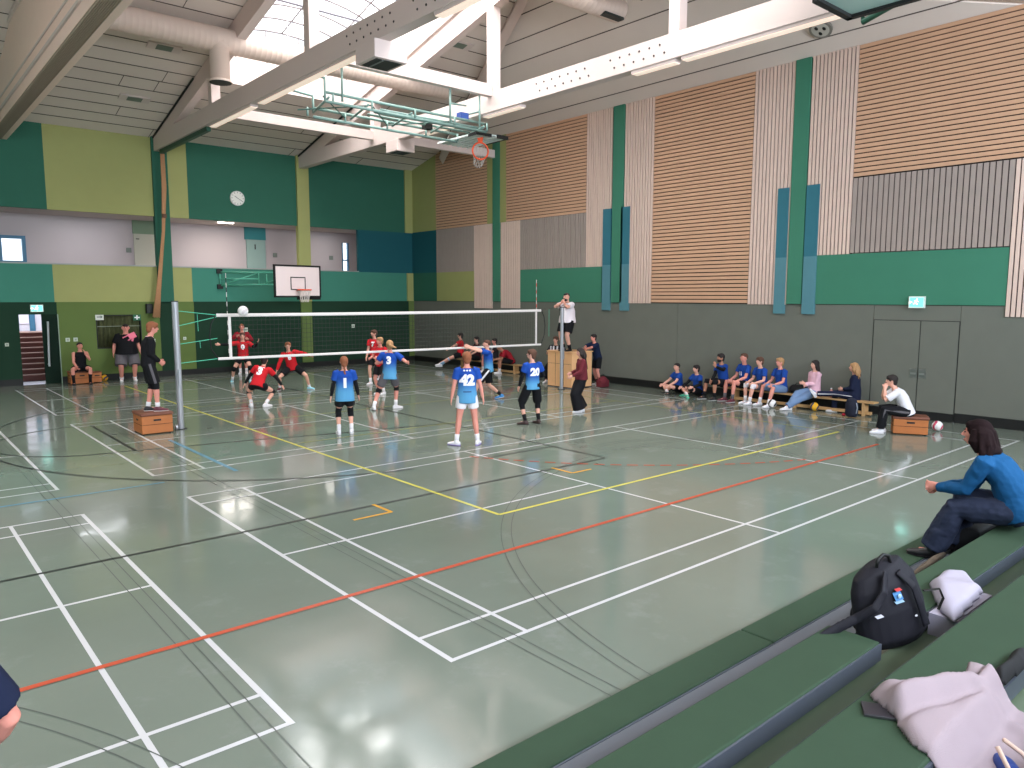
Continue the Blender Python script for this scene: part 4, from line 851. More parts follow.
        for num, side_, sz, dz, cm in wear.get('print', ()):
            n_ = fs2*side_; xa = -ls*side_ if side_ < 0 else -ls
            xa = (-ls if side_ > 0 else ls); ya = up2; za = n_
            M = Matrix((xa, ya, za)).transposed().to_4x4(); M.translation = chest-up2*dz*k+n_*.30*k
            to = text_mesh('number' if num.isdigit() else 'lettering', num, sz*k, cm, so, M, extr=False, bold=.012*sz/.2)
            bm = bmesh.new(); bm.from_mesh(to.data); bmesh.ops.triangulate(bm, faces=bm.faces)
            for _ in range(5):
                es = [e for e in bm.edges if e.calc_length() > .022]
                if not es: break
                bmesh.ops.subdivide_edges(bm, edges=es, cuts=1)
                bmesh.ops.triangulate(bm, faces=bm.faces)
            bm.to_mesh(to.data); bm.free()
            w_ = to.modifiers.new('wrap', 'SHRINKWRAP'); w_.target = so; w_.wrap_method = 'PROJECT'; w_.use_project_z = True; w_.use_negative_direction = True; w_.use_positive_direction = False; w_.offset = .006; w_.wrap_mode = 'ABOVE_SURFACE'
        for (nm, cm, fa, fb, rr_) in wear.get('straps', ()):      # diagonal coloured panel across the chest
            MB().tube([chest+fs2*.125*G+ls*fa[0]*k+up2*fa[1]*k, chest+fs2*.140*G+ls*fb[0]*k+up2*fb[1]*k], [(rr_*k, .02*k)]*2, n=8, ref=ls).build(nm, cm, so)
    am = wear.get('armsleeve')
    if am:
        for s in wear.get('armsides', (-1, 1)):
            a, e, w = arm[s]; remesh(MB().tube([a+(e-a)*.45, e, e+(w-e)*.35, e+(w-e)*.97], [.050*r, .046*r, .046*r, .031*r], n=12).build('arm_sleeve', am, root), .011, 1)
    # ---- lower clothing
    pm = wear.get('pants'); pl = wear.get('plen', .8)
    if pm:
        t_ = MB(); q = .016*k; fl_ = wear.get('flare', 1.0); xf = max(0, fl_-1)*.045*k
        t_.tube([hip+up*.07*k, hip-up*.02*k, hip-up*.10*k], [(.156*G+q, .112*G+q), (.164*G+q, .118*G+q), (.12*G+q, .09*G+q)], n=16, ref=lh)
        for s in (-1, 1):
            h_, kn, an = leg[s]
            if pl <= 1: t_.tube([h_+up*.0*k, h_+(kn-h_)*.3, h_+(kn-h_)*pl], [.086*G+q, (.092*G+q), (.080*G*fl_+q*1.4)], n=14)
            else: t_.tube([h_, h_+(kn-h_)*.3, h_+(kn-h_)*.75, kn, kn+(an-kn)*.4, kn+(an-kn)*(pl-1)], [.086*G+q, .090*G+q+xf*.3, .072*G+q+xf*.6, .060*r+q+xf*.8, .058*r+q+xf, .048*r+q*1.3+xf*1.2], n=14)
        po = t_.build('shorts' if pl <= 1 else 'trousers', pm, root); remesh(po, vox, 3); wear.get('wrinkle') and wrinkle(po, wear['wrinkle'], .10)
        if wear.get('stripe'):
            for s in (-1, 1):
                h_, kn, an = leg[s]; o_ = lh*s
                pp = [h_-up*.0+o_*(.090*G+q), h_+(kn-h_)*.35+o_*(.092*G+q)] + ([h_+(kn-h_)*pl+o_*(.080*G*fl_+q*1.3)] if pl <= 1 else [kn+o_*(.062*r+q*1.1), kn+(an-kn)*.9+o_*(.050*r+q*1.2)])
                MB().tube(pp, [(.024*k, .008*k)]*len(pp), n=6, ref=up.cross(o_)).build('side_stripe', wear['stripe'], po)
    if wear.get('kneepad'):
        for s in wear.get('kneesides', (-1, 1)):
            h_, kn, an = leg[s]; a0 = wear.get('kneelen', .16); remesh(MB().tube([kn+(h_-kn)*a0, kn, kn+(an-kn)*a0*1.1], [.066*r, .067*r, .062*r], n=12).build('knee_pad', wear['kneepad'], root), .011, 1)
    if wear.get('socks'):
        for s in (-1, 1):
            h_, kn, an = leg[s]; f = wear.get('socklen', .3); MB().tube([an+(kn-an)*f, an+(kn-an)*f*.5, an-V((0, 0, .02*k))], [.047*r if f < .5 else .058*r, .044*r, .042*r], n=12).build('sock', wear['socks'], root, smooth=True)
    for s in (-1, 1):
        an = leg[s][2]; fw = V(P('ft'+('L' if s < 0 else 'R'), (s*.12, 1, 0))).normalized(); fl2 = V((fw.x, fw.y, 0)); dn = -(V((0, 0, 1))-fw*fw.z).normalized()
        sd = fw.cross(dn).normalized(); c = an+dn*.045*k
        sw_ = MB().tube([c-fw*.075*k-dn*.01*k, c-fw*.05*k, c+fw*.03*k-dn*.0*k, c+fw*.11*k+dn*.010*k, c+fw*.17*k+dn*.016*k, c+fw*.195*k+dn*.02*k], [(.026*k, .03*k), (.038*k, .044*k), (.044*k, .042*k), (.050*k, .030*k), (.042*k, .022*k), (.02*k, .012*k)], n=10, ref=sd).tube([an+V((0, 0, .012*k)), c], [.046*k, .046*k], n=10)
        sm_ = wear.get('shoes', SHW_); sm_ = sm_[(s+1)//2] if isinstance(sm_, tuple) else sm_
        sh_ = sw_.build('shoe', sm_, root); remesh(sh_, .010, 1)
        MB().tube([c-fw*.075*k+dn*.036*k, c-fw*.03*k+dn*.036*k, c+fw*.10*k+dn*.036*k, c+fw*.19*k+dn*.034*k], [(.032*k, .010*k), (.042*k, .010*k), (.052*k, .010*k), (.028*k, .009*k)], n=8, ref=sd).build('sole', wear.get('sole', SOL), sh_)
    return root
SB1 = dict(shirt=None)
NUM = mat('print_white', (232, 232, 236), rough=.7); NUMK = mat('print_dark', (30, 44, 90), rough=.7)
# ---- blue team on court
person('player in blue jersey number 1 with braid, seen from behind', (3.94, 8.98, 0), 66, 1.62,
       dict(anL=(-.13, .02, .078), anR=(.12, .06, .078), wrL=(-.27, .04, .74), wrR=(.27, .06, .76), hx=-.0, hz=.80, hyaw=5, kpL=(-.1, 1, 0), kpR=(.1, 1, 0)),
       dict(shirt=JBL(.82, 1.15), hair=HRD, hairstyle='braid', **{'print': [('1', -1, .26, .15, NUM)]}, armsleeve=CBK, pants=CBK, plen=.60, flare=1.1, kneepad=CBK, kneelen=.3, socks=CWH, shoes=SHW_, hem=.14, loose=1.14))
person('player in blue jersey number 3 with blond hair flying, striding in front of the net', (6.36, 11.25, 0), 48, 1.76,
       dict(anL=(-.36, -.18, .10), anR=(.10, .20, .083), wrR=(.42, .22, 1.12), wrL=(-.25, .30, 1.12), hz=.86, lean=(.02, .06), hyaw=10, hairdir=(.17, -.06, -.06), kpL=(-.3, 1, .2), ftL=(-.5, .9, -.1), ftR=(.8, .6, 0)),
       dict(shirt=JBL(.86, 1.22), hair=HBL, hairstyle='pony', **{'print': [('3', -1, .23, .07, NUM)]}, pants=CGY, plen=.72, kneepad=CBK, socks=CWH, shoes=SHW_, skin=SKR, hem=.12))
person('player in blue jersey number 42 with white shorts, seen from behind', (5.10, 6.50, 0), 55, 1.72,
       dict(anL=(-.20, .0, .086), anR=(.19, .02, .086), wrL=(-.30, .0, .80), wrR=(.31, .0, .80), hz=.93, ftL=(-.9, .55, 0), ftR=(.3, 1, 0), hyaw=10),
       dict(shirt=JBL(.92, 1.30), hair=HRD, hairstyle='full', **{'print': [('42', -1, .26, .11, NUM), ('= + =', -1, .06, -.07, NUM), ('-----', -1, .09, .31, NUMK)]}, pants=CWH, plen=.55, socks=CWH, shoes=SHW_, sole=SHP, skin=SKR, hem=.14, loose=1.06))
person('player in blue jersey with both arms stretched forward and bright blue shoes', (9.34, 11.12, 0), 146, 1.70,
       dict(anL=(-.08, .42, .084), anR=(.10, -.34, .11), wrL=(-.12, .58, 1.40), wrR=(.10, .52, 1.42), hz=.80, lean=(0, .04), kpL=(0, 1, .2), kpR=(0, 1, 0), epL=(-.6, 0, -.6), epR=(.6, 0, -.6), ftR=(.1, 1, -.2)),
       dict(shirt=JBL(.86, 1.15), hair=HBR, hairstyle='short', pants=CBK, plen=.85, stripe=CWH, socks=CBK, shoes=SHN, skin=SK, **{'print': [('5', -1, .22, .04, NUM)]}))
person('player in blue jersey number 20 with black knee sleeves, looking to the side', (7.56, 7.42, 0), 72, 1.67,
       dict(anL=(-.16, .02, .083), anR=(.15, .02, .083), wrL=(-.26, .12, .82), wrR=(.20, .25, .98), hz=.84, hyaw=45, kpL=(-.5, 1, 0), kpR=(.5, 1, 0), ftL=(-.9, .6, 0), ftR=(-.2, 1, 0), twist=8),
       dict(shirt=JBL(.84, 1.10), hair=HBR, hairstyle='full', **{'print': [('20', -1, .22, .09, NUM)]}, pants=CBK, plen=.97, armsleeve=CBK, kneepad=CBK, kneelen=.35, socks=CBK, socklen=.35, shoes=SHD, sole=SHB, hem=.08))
person('woman with long black hair, maroon jacket and wide black trousers beside the court', (9.61, 7.95, 0), 150, 1.57,
       dict(anL=(-.07, .06, .077), anR=(.07, -.04, .077), wrL=(-.14, .26, .88), wrR=(.14, .22, .92), hz=.80, hpitch=-6, hairdir=(0, -.05, -.34)),
       dict(shirt=CMR, sleeve=2, topname='jacket', hair=HDK, hairstyle='mane', pants=CBK, plen=1.97, flare=2.9, shoes=SHW_, hem=.02, loose=1.15), g=1.12)
# ---- red team
person('red jersey number 0 player with both black-sleeved arms spread beyond the net', (5.92, 19.4, 0), 248, 1.70,
       dict(anL=(-.18, .12, .08), anR=(.36, -.12, .08), wrL=(-.46, .26, 1.30), wrR=(.72, .12, 1.22), hz=.80, lean=(0, .10), hpitch=0, kpL=(-.4, 1, .2), kpR=(.4, 1, .2), epL=(-.3, 0, -1), epR=(.3, 0, -1)),
       dict(shirt=CRD, hair=HBR, hairstyle='pony', armsleeve=CBK, pants=CBK, plen=.5, kneepad=CBK, socks=CWH, shoes=SHC, **{'print': [('0', 1, .20, .05, NUM)]}))
person('red-shirted player standing farthest back behind jersey number 0', (6.86, 21.9, 0), 245, 1.78, dict(wrL=(-.22, .30, 1.25), wrR=(.16, .30, 1.35)),
       dict(shirt=CDR, sleeve=2, hair=HRD, hairstyle='short', pants=CBK, plen=.8, socks=CWH, skin=SKR))
person('red jersey number 3 player crouching low with black arm sleeves, back to the camera', (4.07, 13.72, 0), 52, 1.68,
       dict(anL=(-.16, .0, .083), anR=(.18, .02, .083), hz=.56, lean=(.22, .50), curve=.2, wrL=(-.52, .28, .36), wrR=(.55, .40, .42), kpL=(-.6, 1, .3), kpR=(.6, 1, .3), ftL=(-.6, 1, 0), ftR=(.7, .8, 0), hpitch=-10, epL=(-1, -.2, 0), epR=(1, -.2, 0)),
       dict(shirt=CRD, hair=HDK, hairstyle='bun', armsleeve=CBK, pants=CBK, plen=.4, kneepad=CBK, socks=CWH, shoes=SHW_, **{'print': [('3', -1, .27, .10, NUM), ('-----', -1, .10, -.05, NUM)]}))
person('long-sleeved red player in a wide low stance with one pale blue shoe', (6.23, 16.43, 0), 242, 1.66,
       dict(anL=(-.46, -.02, .085), anR=(.38, .0, .085), hz=.66, lean=(.20, .18), wrR=(.46, .16, .52), wrL=(-.52, .22, 1.02), kpL=(-.8, 1, .1), kpR=(.6, 1, .1), ftL=(-.9, .6, 0), ftR=(.2, 1, 0), epL=(-.5, -1, 0)),
       dict(shirt=CRD, sleeve=2, hair=HRD, hairstyle='full', pants=CBK, plen=.72, socks=CWH, socklen=.2, shoes=(SHC, SHM), **{'print': [('8', 1, .18, .05, NUM)]}))
person('red jersey number 7 player standing beyond the net next to a blond teammate', (8.83, 16.15, 0), 210, 1.72,
       dict(anL=(-.02, -.22, .20), anR=(.10, .12, .085), wrL=(-.18, .20, .88), wrR=(.20, .16, .86), hz=.90, hyaw=-25),
       dict(shirt=CRD, hair=HBR, hairstyle='full', pants=CBK, plen=.75, socks=CWH, shoes=SHW_, **{'print': [('7', 1, .19, .04, NUM)]}))
person('red-shirted player with light hair mostly hidden behind blue number 3', (7.70, 13.9, 0), 200, 1.64,
       dict(hyaw=-20, wrL=(-.15, .30, 1.05), wrR=(.15, .30, 1.02), hz=.84), dict(shirt=CRD, hair=HBL, hairstyle='full', pants=CBK, plen=.75, socks=CWH, shoes=SHW_, skin=SKR))
# ---- bench by the corner
def sit(hz=.44, **k):
    d = dict(hz=hz, anL=(-.10, .46, .085), anR=(.12, .44, .085), wrL=(-.14, .36, hz+.12), wrR=(.14, .36, hz+.12), kpL=(-.2, .6, 1), kpR=(.2, .6, 1)); d.update(k); return d
person('red-shirted player sitting with pale blue legs stretched out near the corner', (13.80, 18.35, 0), 148, 1.72,
       sit(hz=.58, anL=(-.06, .86, .20), anR=(.10, .80, .14), lean=(0, -.06), wrL=(-.05, .42, .80), wrR=(.10, .42, .78)), dict(shirt=CRD, sleeve=.6, hair=HDK, hairstyle='full', pants=CBK, plen=.6, socks=CLB, socklen=.95, shoes=SHW_))
person('dark-haired seated spectator in black right behind the stretched-out red player', (14.15, 17.75, 0), 165, 1.70, sit(hz=.46), dict(shirt=cloth('black_red', (60, 26, 34)), hair=HDK, hairstyle='full', pants=CBK, plen=1.9, shoes=SHW_))
person('seated spectator in a black and white striped top by the corner bench', (14.15, 16.70, 0), 160, 1.66, sit(hz=.46, wrL=(-.1, .4, .62)), dict(shirt=cloth('stripe', (52, 50, 54)), hair=HDK, hairstyle='full', pants=CBK, plen=.6, socks=CWH, socklen=.3, shoes=SHW_, skin=SKR, straps=[('white_stripe', CWH, (-.08, .08), (-.08, -.2), .018), ('white_stripe', CWH, (.08, .08), (.08, -.2), .018)]))
person('player in red leaning forward on the near end of the corner bench', (14.22, 15.85, 0), 150, 1.70, sit(hz=.44, lean=(0, .55), curve=.5, wrL=(-.1, .62, .52), wrR=(.1, .62, .5), hpitch=-25), dict(shirt=CDR, sleeve=.7, hair=HDK, hairstyle='short', pants=CBK, plen=.9, socks=CWH, shoes=SHW_, skin=SK2))
# ---- officials
person('bearded referee in white shirt blowing a whistle on top of the wooden stand', (12.86, 11.70, 1.10), 178, 1.78,
       dict(anL=(-.12, .0, .087), anR=(.12, .02, .087), wrL=(-.06, .17, 1.43), wrR=(.06, .17, 1.45), hz=.92, hpitch=-8, epL=(-1, .1, -.5), epR=(1, .1, -.5), hdL=(.35, .1, .9), hdR=(-.35, .1, .9), curl=.8),
       dict(shirt=cloth('white_ref', (226, 216, 220)), hair=HDK, hairstyle='short', beard=True, pants=CBK, plen=.82, socks=CBK, socklen=.3, shoes=SHB, sole=SHB, collar=CBK, skin=SK, loose=1.05, straps=[('black_flash', CBK, (.13, .05), (.10, -.25), .012), ('red_flash', CDR, (.15, .12), (.12, .02), .02)]), g=1.42)
t = thing('whistle', 'small dark whistle at the referee\'s mouth', 'whistle', (12.86-.165, 11.70, 2.70)); MB().tube([(0, 0, 0), (-.04, .015, 0)], .009, n=8).ball((-.045, .018, -.006), .013, 6).build('whistle_body', BLK, t, smooth=True)
person('scorer in black and white seated behind the wooden stand', (13.60, 12.95, 0), 200, 1.70, sit(hz=.68, wrL=(-.12, .30, 1.0), wrR=(.12, .30, 1.0)), dict(shirt=cloth('bw_black', (34, 34, 38)), hair=HBR, hairstyle='full', pants=CBK, plen=1.9, shoes=SHW_, skin=SK, straps=[('white_panel', CWH, (-.12, .10), (-.10, -.12), .03), ('white_panel', CWH, (.02, .10), (.02, -.12), .03), ('white_panel', CWH, (.12, .10), (.12, -.12), .02)]))
t = thing('stool', 'wooden stool under the scorer behind the stand', 'stool', (13.60, 12.95, 0)); MB().tube([(0, 0, .48), (0, 0, .52)], .18, n=16).build('seat', BEN, t)
for a in range(4): MB().tube([(.12*math.cos(a*1.57+.78), .12*math.sin(a*1.57+.78), .48), (.17*math.cos(a*1.57+.78), .17*math.sin(a*1.57+.78), 0)], .018, n=6).build('leg', BEN, t)
person('boy in dark navy top leaning with folded arms on the wooden stand', (13.86, 11.42, 0), 168, 1.62,
       dict(anL=(-.10, -.08, .08), anR=(.12, -.12, .08), hz=.86, lean=(0, .28), wrL=(.05, .40, 1.14), wrR=(-.03, .42, 1.14), hpitch=0, epL=(-1, .3, 0), epR=(1, .3, 0), hy=-.05),
       dict(shirt=cloth('navy_track', (26, 36, 62)), sleeve=.8, hair=HDK, hairstyle='full', pants=CBK, plen=.8, socks=CBK, socklen=.3, shoes=SHW_, skin=SKR))
t = thing('red_bag', 'dark red sports bag at the foot of the wooden stand', 'bag', (13.68, 10.98, 0)); remesh(MB().ball((0, 0, .17), (.19, .14, .17), 8).box(-.18, .18, -.10, .10, .01, .22).build('bag_body', CMR, t), .02); MB().tube([(-.1, 0, .3), (-.05, 0, .38), (.05, 0, .38), (.1, 0, .3)], .012, n=6).build('carry_strap', BLK, t)
# ---- far left
person('man in a black tank top sitting on a wooden box by the stair door', (1.82, 22.12, 0), 262, 1.76,
       sit(hz=.50, anL=(-.22, .36, .085), anR=(.22, .34, .085), wrR=(.12, .34, .56), wrL=(-.12, .32, .98), hyaw=20, epL=(-.4, .6, -1), hdL=(.2, -.3, 1), lean=(0, .12), curl=.9), dict(shirt=CBK, sleeve=0, hair=HDK, hairstyle='short', pants=CBK, plen=.6, socks=CBK, socklen=.6, shoes=SHB, sole=SHB, skin=SKR))
person('large man in a black and pink T-shirt standing at the curtained window', (3.16, 22.1, 0), 260, 1.92,
       dict(anL=(-.19, .0, .092), anR=(.19, .0, .092), wrL=(-.40, -.03, .92), wrR=(.38, -.03, .92), hz=.95), dict(shirt=CBK, sleeve=.8, hair=HDK, hairstyle='full', pants=CGY, plen=.97, flare=1.1, socks=CWH, socklen=.12, shoes=SHW_, skin=SKR, loose=1.1, straps=[('pink_shoulder_panel', CHP, (-.24, .12), (-.06, .04), .085), ('pink_splash', CHP, (-.12, .0), (.04, -.12), .022), ('pink_splash', CHP, (-.06, .10), (.10, .02), .018), ('pink_splash', CHP, (-.18, .05), (-.14, -.08), .03)]), g=1.62)
person('line judge in black standing on the low wooden box with black knee pads', (1.06, 11.72, .43), -8, 1.80,
       dict(anL=(-.06, -.04, .088), anR=(.10, .12, .088), wrL=(-.06, .20, 1.02), wrR=(.06, .20, 1.00), hz=.965, lean=(0, .04), curve=.12, hpitch=-12),
       dict(shirt=CBK, sleeve=2, hair=HRD, hairstyle='full', pants=CBK, plen=.88, stripe=CGY, kneepad=CBK, socks=CWH, socklen=.22, shoes=(SHB, SHM), skin=SKR, collar=CPK))
# ---- spectators along the padded wall
def cross_leg(**k):
    d = dict(hz=.13, anL=(.14, .34, .07), anR=(-.12, .42, .07), kpL=(-1, .4, .5), kpR=(1, .4, .5), wrL=(-.18, .42, .26), wrR=(.18, .42, .26), lean=(0, .12), ftL=(1, .4, -.1), ftR=(-1, .4, -.1)); d.update(k); return d
BLW = dict(shirt=CBL, hair=HDK, pants=CBK, plen=.7, socks=CWH, shoes=SHW_)
person('blue-shirted player sitting cross-legged on the floor, farthest along the wall', (14.22, 8.55, 0), 155, 1.60, cross_leg(), {**BLW, 'hairstyle': 'short', 'shoes': SHB})
person('blue-shirted player sitting cross-legged on the floor with green shoes', (14.15, 7.85, 0), 158, 1.60, cross_leg(wrL=(-.28, .36, .30)), {**BLW, 'hairstyle': 'full', 'shoes': SHG, 'kneepad': CBK, 'armsleeve': CBK})
person('dark-bearded player in blue raising one hand on the bench end', (14.22, 7.08, 0), 158, 1.74, sit(hz=.43, anL=(-.18, .42, .085), anR=(.18, .50, .085), lean=(0, .2), wrL=(-.34, .52, .92), hdL=(-.2, .3, 1), wrR=(.0, .40, .50), epL=(-1, .2, -.6)), {**BLW, 'hairstyle': 'full', 'skin': SK2, 'beard': True, 'kneepad': CBK, 'armsleeve': CBK, 'shoes': SHB, 'socks': CBK})
person('tall short-haired player in blue on the bench with a white chest print', (14.30, 6.50, 0), 156, 1.80, sit(hz=.43, anL=(-.14, .46, .088), anR=(.16, .50, .088), lean=(0, .05)), {**BLW, 'hairstyle': 'short', 'hair': HBR, 'skin': SKR, 'shoes': SHM, 'print': [('11', 1, .13, .10, NUM)], 'socks': CGY})
person('player in blue on the bench with a white knee bandage', (14.25, 5.95, 0), 158, 1.68, sit(hz=.43, lean=(0, .18), anL=(-.12, .48, .084), anR=(.10, .44, .084)), {**BLW, 'hairstyle': 'full', 'hair': HBR, 'kneepad': CWH, 'pants': CGY, 'shoes': SHW_})
person('light-haired player in blue with pale shorts, ball between the shoes', (14.25, 5.42, 0), 158, 1.70, sit(hz=.43, lean=(0, .12), anL=(-.20, .54, .085), anR=(.20, .50, .085)), {**BLW, 'hairstyle': 'full', 'hair': HBL, 'pants': CJN, 'plen': .95, 'skin': SKR, 'socks': CWH})
person('young woman in a pale pink jumper and jeans seated on the bench', (14.28, 4.58, 0), 150, 1.66, sit(hz=.43, lean=(0, -.02), anL=(-.04, .76, .083), anR=(-.02, .66, .083), wrL=(.02, .24, .64), wrR=(-.04, .26, .60), kpL=(.1, .5, 1)), dict(shirt=CPK, sleeve=2, topname='jumper', hair=HDK, hairstyle='long', pants=CJN, plen=1.95, flare=1.3, shoes=SHW_, skin=SK, loose=1.1))
person('woman in a dark navy coat with blonde hair and legs up on the bench', (14.32, 3.62, 0), 112, 1.66, dict(hz=.43, lean=(0, -.05), anL=(-.04, .86, .43), anR=(.06, .42, .083), kpL=(0, .2, 1), kpR=(.3, .5, 1), wrL=(-.06, .24, .58), wrR=(.08, .22, .56), ftL=(-.1, .6, .9), hyaw=5, curve=.1, hpitch=-4), dict(shirt=CNV, sleeve=2, topname='coat', hair=HBL, hairstyle='mane', pants=CNV, plen=1.95, shoes=SHW_, hood=True, loose=1.25, hem=.10, stripe=CWH))
person('man in a white T-shirt sitting chin on hands on a wooden box', (12.52, 1.71, 0), 122, 1.74, sit(hz=.45, lean=(0, .42), curve=.25, anL=(-.10, .50, .085), anR=(.12, .42, .085), wrL=(-.04, .44, .90), wrR=(.04, .44, .90), epL=(-.3, .4, -1), epR=(.3, .4, -1), hdL=(.2, -.25, .8), hdR=(-.2, -.25, .8), hpitch=-6, curl=.9), dict(shirt=CWH, sleeve=.8, hair=HDK, hairstyle='full', pants=CBK, plen=1.94, flare=1.25, stripe=CGY, shoes=SHW_, skin=SK))
# ---- man in the blue jacket on the bleachers
person('long-haired man in a blue jacket and jeans leaning forward on the bleacher seat', (4.92, -2.30, 0), 98, 2.0,
       dict(hz=.74, lean=(0, .48), curve=.30, anL=(-.10, .70, .25), anR=(.20, .58, .25), wrL=(-.05, .70, .86), wrR=(.05, .68, .84), kpL=(-.1, .6, 1), kpR=(.2, .6, 1), epL=(-.2, -.1, -1), epR=(.2, -.1, -1), hdL=(.3, 1, .0), hdR=(-.3, 1, .1), hpitch=-4, curl=1.2),
       dict(shirt=CJK, sleeve=2, topname='jacket', hair=HCH, hairstyle='mane', pants=CJD, plen=1.96, flare=1.7, shoes=SHB, sole=SHB, skin=SKR, loose=1.12, wrinkle=.03), vox=.009)
# ---- spectator cut by the left edge
person('spectator in a navy T-shirt standing at the bottom edge, only one arm in view', (-3.18, -1.46, .15), 92, 1.72,
       dict(wrR=(.22, .22, .96), epR=(.9, -.4, -.5)), dict(shirt=CNV, sleeve=.74, hair=HBR, hairstyle='short', pants=CJD, plen=1.95, shoes=SHB, skin=SKR, loose=1.05), g=1.15, vox=.009)
# ================================================================ BAGS, CLOTHES
BAG = mat('backpack_nylon', (19, 18, 27), rough=.7, spec=.3, noise=.1, nscale=14, bump=.25, bscale=300)
t = thing('backpack', 'large black backpack leaning on the bleacher seat, loops and logo patch on its back panel', 'backpack', (1.98, -2.38, .40), math.radians(-22))
# local: x along bench, y toward court, z up; back panel faces the camera and tilts
TM = Matrix.Rotation(math.radians(-8), 4, 'X') @ Matrix.Rotation(math.radians(-8), 4, 'Y')
def tv(x, y, z): return tuple(TM @ Vector((x, y, z)))
mb = MB(); mb.tube([tv(0, .0, .01), tv(0, .0, .06), tv(0, .0, .25), tv(-.01, .01, .42), tv(-.03, .02, .52), tv(-.04, .02, .56)], [(.22, .11), (.275, .135), (.285, .14), (.26, .125), (.20, .09), (.09, .04)], n=22, ref=(1, 0, 0))
mb.ball(tv(0, .10, .18), (.24, .08, .17), 9); remesh(mb.build('pack_body', BAG, t), .010, 3)
mb = MB().tube([tv(-.07, -.10, .52), tv(-.16, -.16, .42), tv(-.26, -.16, .34), tv(-.35, -.08, .28), tv(-.48, -.04, .24), tv(-.62, -.02, .20)], [(.035, .014)]*6, n=8, ref=(0, .3, 1)); remesh(mb.build('shoulder_strap', BAG, t), .008, 1)
mb = MB().tube([tv(.04, -.09, .50), tv(.09, -.155, .40), tv(.11, -.165, .28), tv(.14, -.16, .12)], [(.032, .012)]*4, n=8, ref=(1, 0, 0)); remesh(mb.build('shoulder_strap', BAG, t), .008, 1)
MB().tube([tv(-.09, -.05, .55), tv(-.08, -.06, .60), tv(-.02, -.05, .62), tv(.03, -.04, .60), tv(.04, -.04, .54)], .012, n=8).build('carry_loop', BLK, t, smooth=True)
MB().tube([tv(.26, -.06, .30), tv(.37, -.09, .29), tv(.39, -.09, .22), tv(.34, -.08, .15)], [(.014, .006)]*4, n=6).build('side_strap', BLK, t)
MB().tube([tv(-.62, -.02, .20), tv(-.68, .0, .19), tv(-.68, -.04, .17), tv(-.62, -.05, .17)], .01, n=6).build('strap_end', BLK, t)
def patch(name, x0, x1, z0, z1, m, y=-.148):
    mb = MB(); 
    P = [tv(x0, y+.0, z0), tv(x1, y+.0, z0), tv(x1, y+.022*(1), z1), tv(x0, y+.022, z1)]; mb.prism(P, (0, .004, 0)); return mb.build(name, m, t)
patch('logo_red', -.045, .0, .395, .405, mat('logo_red', (190, 60, 60))); patch('logo_blue', -.065, .0, .335, .385, mat('logo_blue', (50, 110, 160))); patch('logo_strip', -.065, .005, .315, .328, mat('logo_pale', (140, 170, 190)))
MB().ball(tv(-.032, -.150, .362), (.016, .004, .016), 7).build('logo_globe', mat('logo_light', (160, 190, 210)), t); MB().ball(tv(.06, -.168, .21), (.012, .004, .008), 6).build('zip_tab', mat('tab_pale', (190, 190, 196)), t)
patch('reflective_strip', -.275, -.22, .285, .295, mat('reflect', (176, 176, 186)), -.19)
def cloth_heap(name, label, cat, m, loc, prof, parts=None, sub=None, rz=0, thick=.03, seed=1, amp=.02, base=None):
    """soft garment: outline polygon draped as a wrinkled height field with real thickness"""
    t = thing(name, label, cat, loc, rz); random.seed(seed)
    xs_ = [q[0] for q in prof]; ys_ = [q[1] for q in prof]; x0, x1, y0, y1 = min(xs_), max(xs_), min(ys_), max(ys_); n = 64; st_ = max(x1-x0, y1-y0)/n
    def inside(x, y):
        c = False; j = len(prof)-1
        for i in range(len(prof)):
            (xi, yi), (xj, yj) = prof[i][:2], prof[j][:2]
            if (yi > y) != (yj > y) and x < (xj-xi)*(y-yi)/(yj-yi)+xi: c = not c
            j = i
        return c
    def edge(x, y):
        d = 9
        for i in range(len(prof)):
            a = Vector(prof[i][:2]); b = Vector(prof[(i+1) % len(prof)][:2]); p_ = Vector((x, y)); ab = b-a; u = max(0, min(1, (p_-a).dot(ab)/ab.length_squared)); d = min(d, (p_-(a+ab*u)).length)
        return d
    nx = int((x1-x0)/st_)+1; ny = int((y1-y0)/st_)+1; idx = {}; vs = []; fs = []
    fold = [(random.random()*6.28, 8+random.random()*16, random.random()*6.28) for _ in range(5)]
    for i in range(nx+1):
        for j in range(ny+1):
            x, y = x0+i*st_, y0+j*st_
            if inside(x, y):
                e = min(1, edge(x, y)/.07); hgt = thick+(sub(x, y) if sub else 0)
                w_ = sum(math.sin((x*math.cos(a)+y*math.sin(a))*f+ph) for a, f, ph in fold)/5
                z = (hgt+amp*w_)*math.sin(e*math.pi/2)**.7; idx[i, j] = len(vs); vs.append((x, y, max(.004, z)))
    top = len(vs); b_ = base or (lambda x, y: 0); vs = [(x, y, z+b_(x, y)) for x, y, z in vs]; vs += [(x, y, b_(x, y)+.001) for x, y, z in vs]; ec = {}
    for (i, j), a in list(idx.items()):
        if all(q in idx for q in ((i+1, j), (i, j+1), (i+1, j+1))):
            q = (a, idx[i+1, j], idx[i+1, j+1], idx[i, j+1]); fs.append(q); fs.append(tuple(v+top for v in q[::-1]))
            for m_ in range(4): e = (q[m_], q[(m_+1) % 4]); ec[e] = 1
    fs += [(e[1], e[0], e[0]+top, e[1]+top) for e in ec if (e[1], e[0]) not in ec]
    mb = MB().add(vs, fs); o = mb.build('fabric', m, t, smooth=True); w_ = o.modifiers.new('smooth', 'SMOOTH'); w_.factor = .5; w_.iterations = 3; return t
HOO = mat('hoodie_beige', (156, 141, 146), rough=.95, spec=.1, noise=.05, nscale=6, bump=.3, bscale=260)
